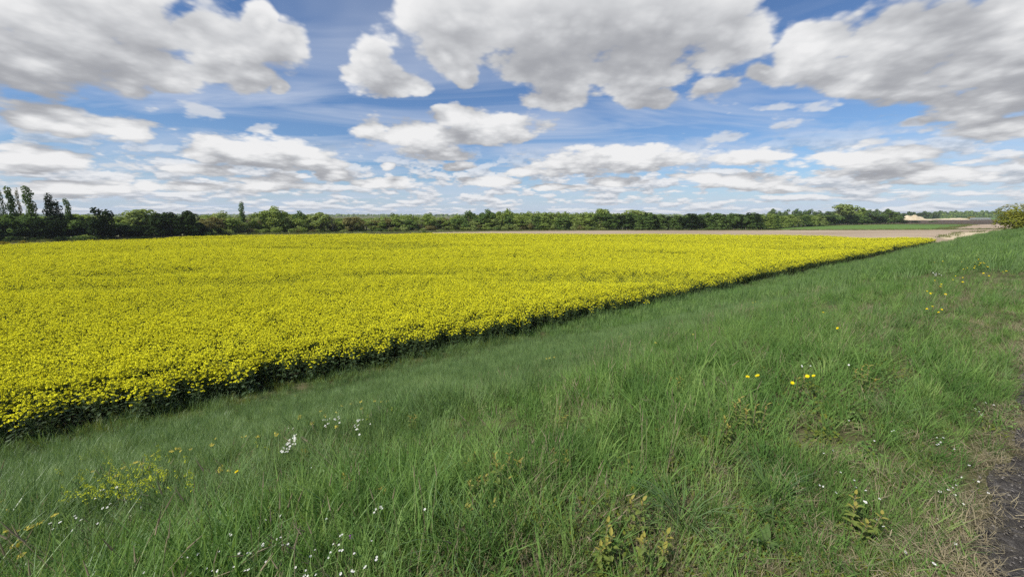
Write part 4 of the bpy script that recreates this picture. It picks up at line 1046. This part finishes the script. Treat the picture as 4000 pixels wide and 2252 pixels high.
for u, v in region([(1275,1020),(1460,1035),(1030,1262),(1035,1275),(1255,1360),(1245,1345),(1410,1200)], 3000, 1500, .5187): flower('white', u, v, .05, 'flat white flower low in the straw at the bottom right corner', 'white flowers in the bottom right corner', .85)
for u, v in region([(610,273),(935,355),(950,352),(800,427),(420,520),(487,498),(545,665),(650,722),(390,760),(420,772),(510,815),(660,778),(737,800),(725,880),(735,886),(840,865),(825,1022),(870,1070)], 3000, 1500, .5187):
    flower('white', u, v, .10, 'white flower scattered in the dry grass at the right', 'white flowers in the dry grass', .8)
for k in range(11): flower('white', 3000 + random.gauss(1590, 28) * .4137, 900 + random.gauss(411, 14) * .4137, .24, 'white bloom in the far group high on the bank at the right', 'far white group', 1.6)
for u, v in region([(325,1285),(400,1280),(763,1268),(320,1278)], 3000, 900, .4137): flower('white', u, v, .22, 'white flower near the yellow flowers in the middle of the right half', 'white flowers near the yellow ones')
for u, v in region([(80,645),(140,640),(160,658),(130,662),(95,690)], 3000, 900, .4137): flower('white', u, v, .2, 'tiny pale flower on the smooth slope right of centre', 'tiny pale flowers on the slope', .9)
YEL = [((522,774), 'yellow flower in the long grass below the crop edge right of centre'), ((658,922), 'single yellow flower in the grass between two straw coloured patches'),
       ((372,1377), 'bright yellow flower, right one of the close pair'), ((432,1372), 'small yellow flower beside the bright pair'), ((228,1440), 'yellow flower lowest of the four near the right middle')]
for (x, y), lab in YEL: flower('yellow', 3000 + x * .4137, 900 + y * .4137, .24, lab, None, 1.25)
for (x, y), lab in [((2370,1215), 'large bright yellow flower left of the close pair'), ((2472,1205), 'yellow bloom close right of the large one')]: flower('yellow', 2000 + x * .3882, 1000 + y * .3882, .26, lab, None, 1.2)
for x, y in [(2452,460),(2425,470),(2515,470)]: flower('yellow', 2000 + x * .3882, 1000 + y * .3882, .26, 'small yellow bloom on the smooth slope near the crop', 'small yellow blooms near the crop', 1.2)
for x, y in [(1575,473),(1745,466),(1840,445),(1770,432),(1638,510),(1628,530),(1838,488),(1502,573),(1530,595),(1552,590),(1675,603)]: flower('yellow', 3000 + x * .4137, 900 + y * .4137, .24, 'yellow flower of the scattered group below the far white blooms', 'yellow flowers below the far white blooms', 1.2)
for x, y in [(1552,720),(1500,742),(1640,748),(1612,772)]: flower('yellow', 3000 + x * .4137, 900 + y * .4137, .24, 'yellow flower of the four nearest the straw patch at the right', 'yellow flowers by the straw patch', 1.2)
for k in range(20): flower('yellow', 3000 + random.uniform(1880, 2080) * .4137, 900 + random.gauss(315, 22) * .4137, .22, 'tiny yellow flower in the farthest yellow patch on the bank', 'farthest yellow patch', 1.15)
for x, y in [(1570,300),(1650,292),(1830,298),(2250,383),(2215,390),(1845,367),(2035,405),(2085,430)]: flower('yellow', 3000 + x * .4137, 900 + y * .4137, .22, 'yellow speck of a flower high on the bank near the right edge', 'yellow specks near the right edge', 1.4)
flower('yellow', 925, 1842, .26, 'single orange yellow flower right of the crosswort patch', None, 1.3)
flower('purple', 1372, 2095, .24, 'only purple flower, among the white ones at the bottom left', None, 1.3)
for x, y in [(80,955),(170,965),(295,930),(310,915),(400,880),(170,1090),(560,795),(35,655),(105,750),(220,1200)]: flower('vetch', x * .3882, 1700 + y * .3882, .26, 'pale yellow flower head at the lower left corner of the bank', 'pale yellow heads in the lower left corner', 1.5)
for x, y in [(940,360),(1250,320),(1235,325),(1365,270),(1400,262),(1430,280),(1535,200),(1720,155),(1740,160),(1780,130),(1810,128),(1820,155),(1920,135),(2120,90),(2140,95),(2170,30),(2440,15),(2475,5),(1180,400),(1060,385)]: flower('vetch', x * .3882, 1700 + y * .3882, .26, 'pale yellow flower head along the upper rim of the crosswort patch', 'pale yellow heads above the crosswort', 1.35)
for x, y in [(330,240),(325,255),(150,370),(155,380),(25,390),(10,392),(520,230),(525,242),(490,200),(425,290),(415,298),(610,210),(610,315),(605,322)]: flower('vetch', 1000 + x * .5187, 1500 + y * .5187, .26, 'pale yellow flower head near the white clumps on the slope', 'pale yellow heads near the white clumps', 1.4)
for x, y in [(895,125),(945,128),(990,125),(790,130),(795,182),(715,145),(648,160),(295,85)]: flower('vetch', 1000 + x * .5187, 1500 + y * .5187, .26, 'pale yellow flower head high on the slope behind the white groups', 'pale yellow heads behind the white groups', 1.3)
for x, y in [(350,1030),(380,1022),(430,1015),(1448,868),(1825,785),(865,850),(1080,805)]: flower('vetch', 2000 + x * .3882, 1000 + y * .3882, .24, 'lone cream yellow flower head on the smooth slope', 'lone cream heads on the slope', 1.2)
for x, y in [(2230,305),(2215,345),(2310,350)]: flower('vetch', x * .3882, 1700 + y * .3882, .26, 'yellow flower head close left of the orange yellow flower', 'yellow heads left of the orange flower', 1.4)
lime = [(880,540),(870,515),(715,630),(720,655),(1000,440),(985,425),(1600,240),(1630,250),(1575,265),(1510,330),(1490,325),(1590,350),(1580,370),(1430,480),(1425,500),(1530,440),(1515,470),(1690,400),(1680,430),(1640,440),(1635,470),(1380,590),(1395,580),(1500,570),(1480,580),(1190,580),(1250,560),(1230,620),(1300,630),(870,610),(855,630),(980,570),(1015,600),(1350,350),(1290,370),(1210,420),(1720,270),(1880,270),(1440,360),(1165,470),(1175,490),(1240,450),(1330,470),(1060,520),(900,690),(770,625),(1330,500),(1390,420),(1600,420),(1670,470),(1540,520),(1180,540),(1050,640)]
lime += [(random.gauss(1300, 330), random.gauss(440, 100)) for _ in range(60)]
for x, y in lime: flower('lime', x * .3882, 1700 + y * .3882, .27, 'lime yellow crosswort spike in the bright patch at the lower left', 'crosswort spikes in the lower left patch', 1.45)
for x, y in [(1030,200),(1025,185),(840,270),(100,490),(20,480)]: flower('lime', 1000 + x * .5187, 1500 + y * .5187, .24, 'lime yellow spike standing alone on the slope left of centre', 'lone lime spikes', 1.1)

# ------------------------------------------------------------------ saplings with orange tips, docks, large tussocks
M_sapleaf = leafy('sapling_leaves', [(0.15, 0.205, 0.045), (0.25, 0.30, 0.070)], 0.38, gloss=0.04)
M_saptip = leafy('sapling_young_leaves', [(0.29, 0.28, 0.060), (0.40, 0.34, 0.085)], 0.35, gloss=0.04)
M_dock = leafy('dock_leaves', [(0.080, 0.135, 0.042), (0.125, 0.190, 0.062)], 0.3, gloss=0.05, rough=0.45)
M_twig = soil('twig_bark', [(0.16, 0.11, 0.07), (0.26, 0.19, 0.13)], 5.0)
def leafmesh(L, W, m, dr=.7):
    mb = MB(); mb.leaf((0, 0, 0), 0, .35, L, W, dr, 0, .18); return mb.mesh('leaf', [m])
SL = [leafmesh(.050, .026, M_sapleaf), leafmesh(.042, .022, M_sapleaf, 1.1)]; STP = [leafmesh(.040, .018, M_saptip, .3), leafmesh(.034, .016, M_saptip, .5)]
DL = [leafmesh(.13, .042, M_dock, 1.2), leafmesh(.10, .036, M_dock, 1.5), leafmesh(.15, .045, M_dock, 1.0)]
def sapling(u, v, h, nst, spread, label):
    p = on_bank(u, v, 0.0); e = empty('orange_tipped_sapling', p, random.uniform(0, 6.28)); n_ = 0
    for s_ in range(nst):
        a = random.uniform(0, 6.28); o = Vector((math.cos(a), math.sin(a), 0)) * (spread * math.sqrt(random.random())); hh_ = h * 1.12 * random.uniform(.65, 1.05); tip = o * 1.35 + Vector((0, 0, hh_))
        mb = MB(); mb.path([o + Vector((0, 0, -.03)), o * 1.1 + Vector((0, 0, hh_ * .5)), tip], .0028, .0014, 4); mb.build('stem', M_twig, e)
        for k in range(7):
            f = .25 + .72 * k / 6; q = o * (1 + .35 * f) + Vector((0, 0, hh_ * f)); young = f > .8
            for sd in (0, math.pi):
                put('young_leaf' if young else 'leaf', random.choice(STP if young else SL), e, q, (0, random.uniform(-.8, -.1) if young else random.uniform(-.3, .3), k * 1.57 + sd + random.uniform(-.3, .3)), (random.uniform(.75, 1.15),) * 3)
    tag(e, label, 'sapling'); return e
for (u, v, h, ns, sp, lab) in [
    (1620, 1690, .22, 3, .05, 'thin orange-tipped sapling on the slope right of the white groups'),
    (1195, 1815, .18, 3, .05, 'small orange-leaved sapling right below the densest white clump'),
    (1375, 1940, .20, 2, .04, 'slender orange-tipped sapling in the long grass left of centre'),
    (1838, 1880, .24, 3, .06, 'upright sapling with golden tips left of the big golden one'),
    (1975, 1925, .30, 7, .11, 'largest golden-leaved sapling near the bottom centre'),
    (1850, 2040, .20, 7, .13, 'low spreading orange-leaved sapling below the largest golden one'),
    (1500, 2005, .16, 2, .04, 'tiny orange-tipped sapling behind the group of white blooms at the bottom'),
    (2200, 1690, .22, 3, .05, 'golden sapling in the grass just right of centre'),
    (2180, 1850, .20, 4, .07, 'orange and green sapling right of the largest golden one'),
    (2925, 1710, .26, 6, .10, 'bushy green sapling with orange tips beside the dark tussock at the right'),
    (2810, 1745, .20, 2, .04, 'thin pale sapling left of the bushy one at the right'),
    (2475, 2090, .24, 2, .04, 'single upright orange-tipped shoot at the bottom right of centre'),
    (2370, 2215, .18, 4, .09, 'broad-leaved sapling cut by the bottom edge, left of the next one'),
    (2540, 2220, .20, 4, .07, 'orange-topped sapling at the bottom edge right of its broad-leaved neighbour'),
    (2640, 1575, .24, 3, .06, 'yellow green sapling on the upper verge right of centre'),
    (3385, 1540, .24, 5, .09, 'yellow green sapling among the tall grass at the right'),
    (3330, 2080, .16, 4, .08, 'small yellow-leaved sapling in the straw at the lower right'),
    (3100, 1555, .22, 2, .05, 'orange brown sapling next to the yellow flowers at the right'),
    (1050, 2200, .14, 2, .04, 'small orange sapling among the white flowers at the bottom left'),
]: sapling(u, v, h, ns, sp, lab)
def dock(u, v, n, sc, label, name='dock_plant'):
    p = on_bank(u, v, 0.0); e = empty(name, p, random.uniform(0, 6.28))
    for k in range(n):
        put('leaf', random.choice(DL), e, (0, 0, random.uniform(0, .03)), (random.gauss(0, .2), random.uniform(-.95, .0), k * 2.4 + random.uniform(-.3, .3)), (sc * .78 * random.uniform(.7, 1.15),) * 3)
    tag(e, label, 'weed'); return e
dock(2955, 2030, 18, 1.0, 'broad-leaved dock with upright leaves left of the straw at the lower right')
dock(2990, 2150, 16, 1.0, 'broad-leaved dock nearer to the bottom edge at the right')
dock(2080, 2190, 9, .8, 'narrow-leaved weed rosette at the bottom edge near the middle')
dock(3340, 1640, 14, .8, 'dark leafy weed in the long grass at the right')
dock(2460, 1425, 22, 1.5, 'dark feathery weed clump on the smooth slope in the middle')
dock(3430, 1215, 16, .9, 'bluish thistle-like weed high on the verge at the right')
dock(1440, 1475, 12, 1.0, 'grey green weed on the slope left of centre')
def tussock(u, v, n, L, W, m, label):
    p = on_bank(u, v, 0.0); mb = MB()
    for k in range(n):
        a = random.uniform(0, 6.28); r_ = .07 * math.sqrt(random.random())
        mb.blade((math.cos(a) * r_, math.sin(a) * r_, -.02), a + random.uniform(-.5, .5), L * random.uniform(.55, 1.1), W * random.uniform(.6, 1.2), random.uniform(.9, 2.4), 6)
    o = mb.build('grass_tussock', m); o.location = p; tag(o, label, 'grass tussock'); return o
for row in [
    (2660, 2060, 60, .42, .0085, M_bluegrass, 'large arching blue green tussock at the lower right of centre'),
    (2330, 1730, 70, .40, .0065, M_grass, 'full grassy tussock in the middle of the bank'),
    (2850, 1640, 70, .40, .0065, M_grass, 'dark tall tussock beside the bushy sapling at the right'),
    (3010, 1960, 60, .38, .0065, M_bluegrass, 'grey green tussock leaning over the dock at the lower right'),
    (1180, 1960, 46, .44, .0075, M_grass, 'tussock of long straight blades left of centre'),
    (1480, 2010, 40, .46, .0075, M_grass, 'tussock of long crossing blades above the white flowers'),
    (2105, 2120, 34, .34, .0085, M_moss, 'bright yellow green tussock at the bottom middle'),
    (3480, 1650, 60, .34, .0060, M_bluegrass, 'shady tussock right of the white flower in the long grass'),
    (1790, 2190, 30, .50, .0085, M_bluegrass, 'long arched blades at the bottom edge left of centre'),
    (1250, 1700, 50, .38, .0065, M_grass, 'tussock right of the densest white clump'),
]: tussock(*row)

# ------------------------------------------------------------------ air: thin haze round the whole scene
hz = bpy.data.materials.new('haze'); hz.use_nodes = True; hz.node_tree.nodes.clear(); g = NT(hz.node_tree)
pv = g.node('ShaderNodeVolumePrincipled'); pv.inputs['Color'].default_value = (0.86, 0.92, 1.0, 1.0); pv.inputs['Density'].default_value = 0.00012
oo = g.node('ShaderNodeOutputMaterial'); g.l.new(pv.outputs[0], oo.inputs['Volume'])
mb = MB(); B, z0, z1 = 7400.0, FIELD_Z - 1.1, 14.0
c8 = [(x, y, z) for z in (z0, z1) for x, y in ((-B, -B), (B, -B), (B, B), (-B, B))]
mb.v = c8; mb.f = [(3, 2, 1, 0), (4, 5, 6, 7), (0, 1, 5, 4), (1, 2, 6, 5), (2, 3, 7, 6), (3, 0, 4, 7)]; mb.m = [0] * 6
o = mb.build('haze', hz); o['kind'] = 'stuff'

# ------------------------------------------------------------------ labels of alike things in a row: by their place from the left
ONES = 'first second third fourth fifth sixth seventh eighth ninth tenth eleventh twelfth thirteenth fourteenth fifteenth sixteenth seventeenth eighteenth nineteenth'.split()
TENS = {2: ('twentieth', 'twenty'), 3: ('thirtieth', 'thirty'), 4: ('fortieth', 'forty'), 5: ('fiftieth', 'fifty'), 6: ('sixtieth', 'sixty'), 7: ('seventieth', 'seventy'), 8: ('eightieth', 'eighty')}
def ordinal(k):
    if k < 20: return ONES[k - 1]
    return TENS[k // 10][0] if k % 10 == 0 else TENS[k // 10][1] + '-' + ONES[k % 10 - 1]
rows_ = {}
for o in list(SC.objects):
    if o.parent is None and o.get('label') and o.get('group'): rows_.setdefault((o['group'], o['label']), []).append(o)
bpy.context.view_layer.update()
for (grp, lab), objs in rows_.items():
    wood = objs[0]['category'] in ('tree', 'bush')
    if len(objs) < 2 or (not wood and len(objs) > 20) or len(lab.split()) > 12: continue
    objs.sort(key=lambda o: math.atan2(o.location.x, o.location.y)); k = 0
    for o in objs:
        p = o.location; fwd = p.y * CP - p.z * SP
        if p.x / fwd < -CX / F_PX: o['label'] = lab + ', beyond the left edge'
        else: k += 1; o['label'] = lab + ', ' + ordinal(k) + ' from the left'
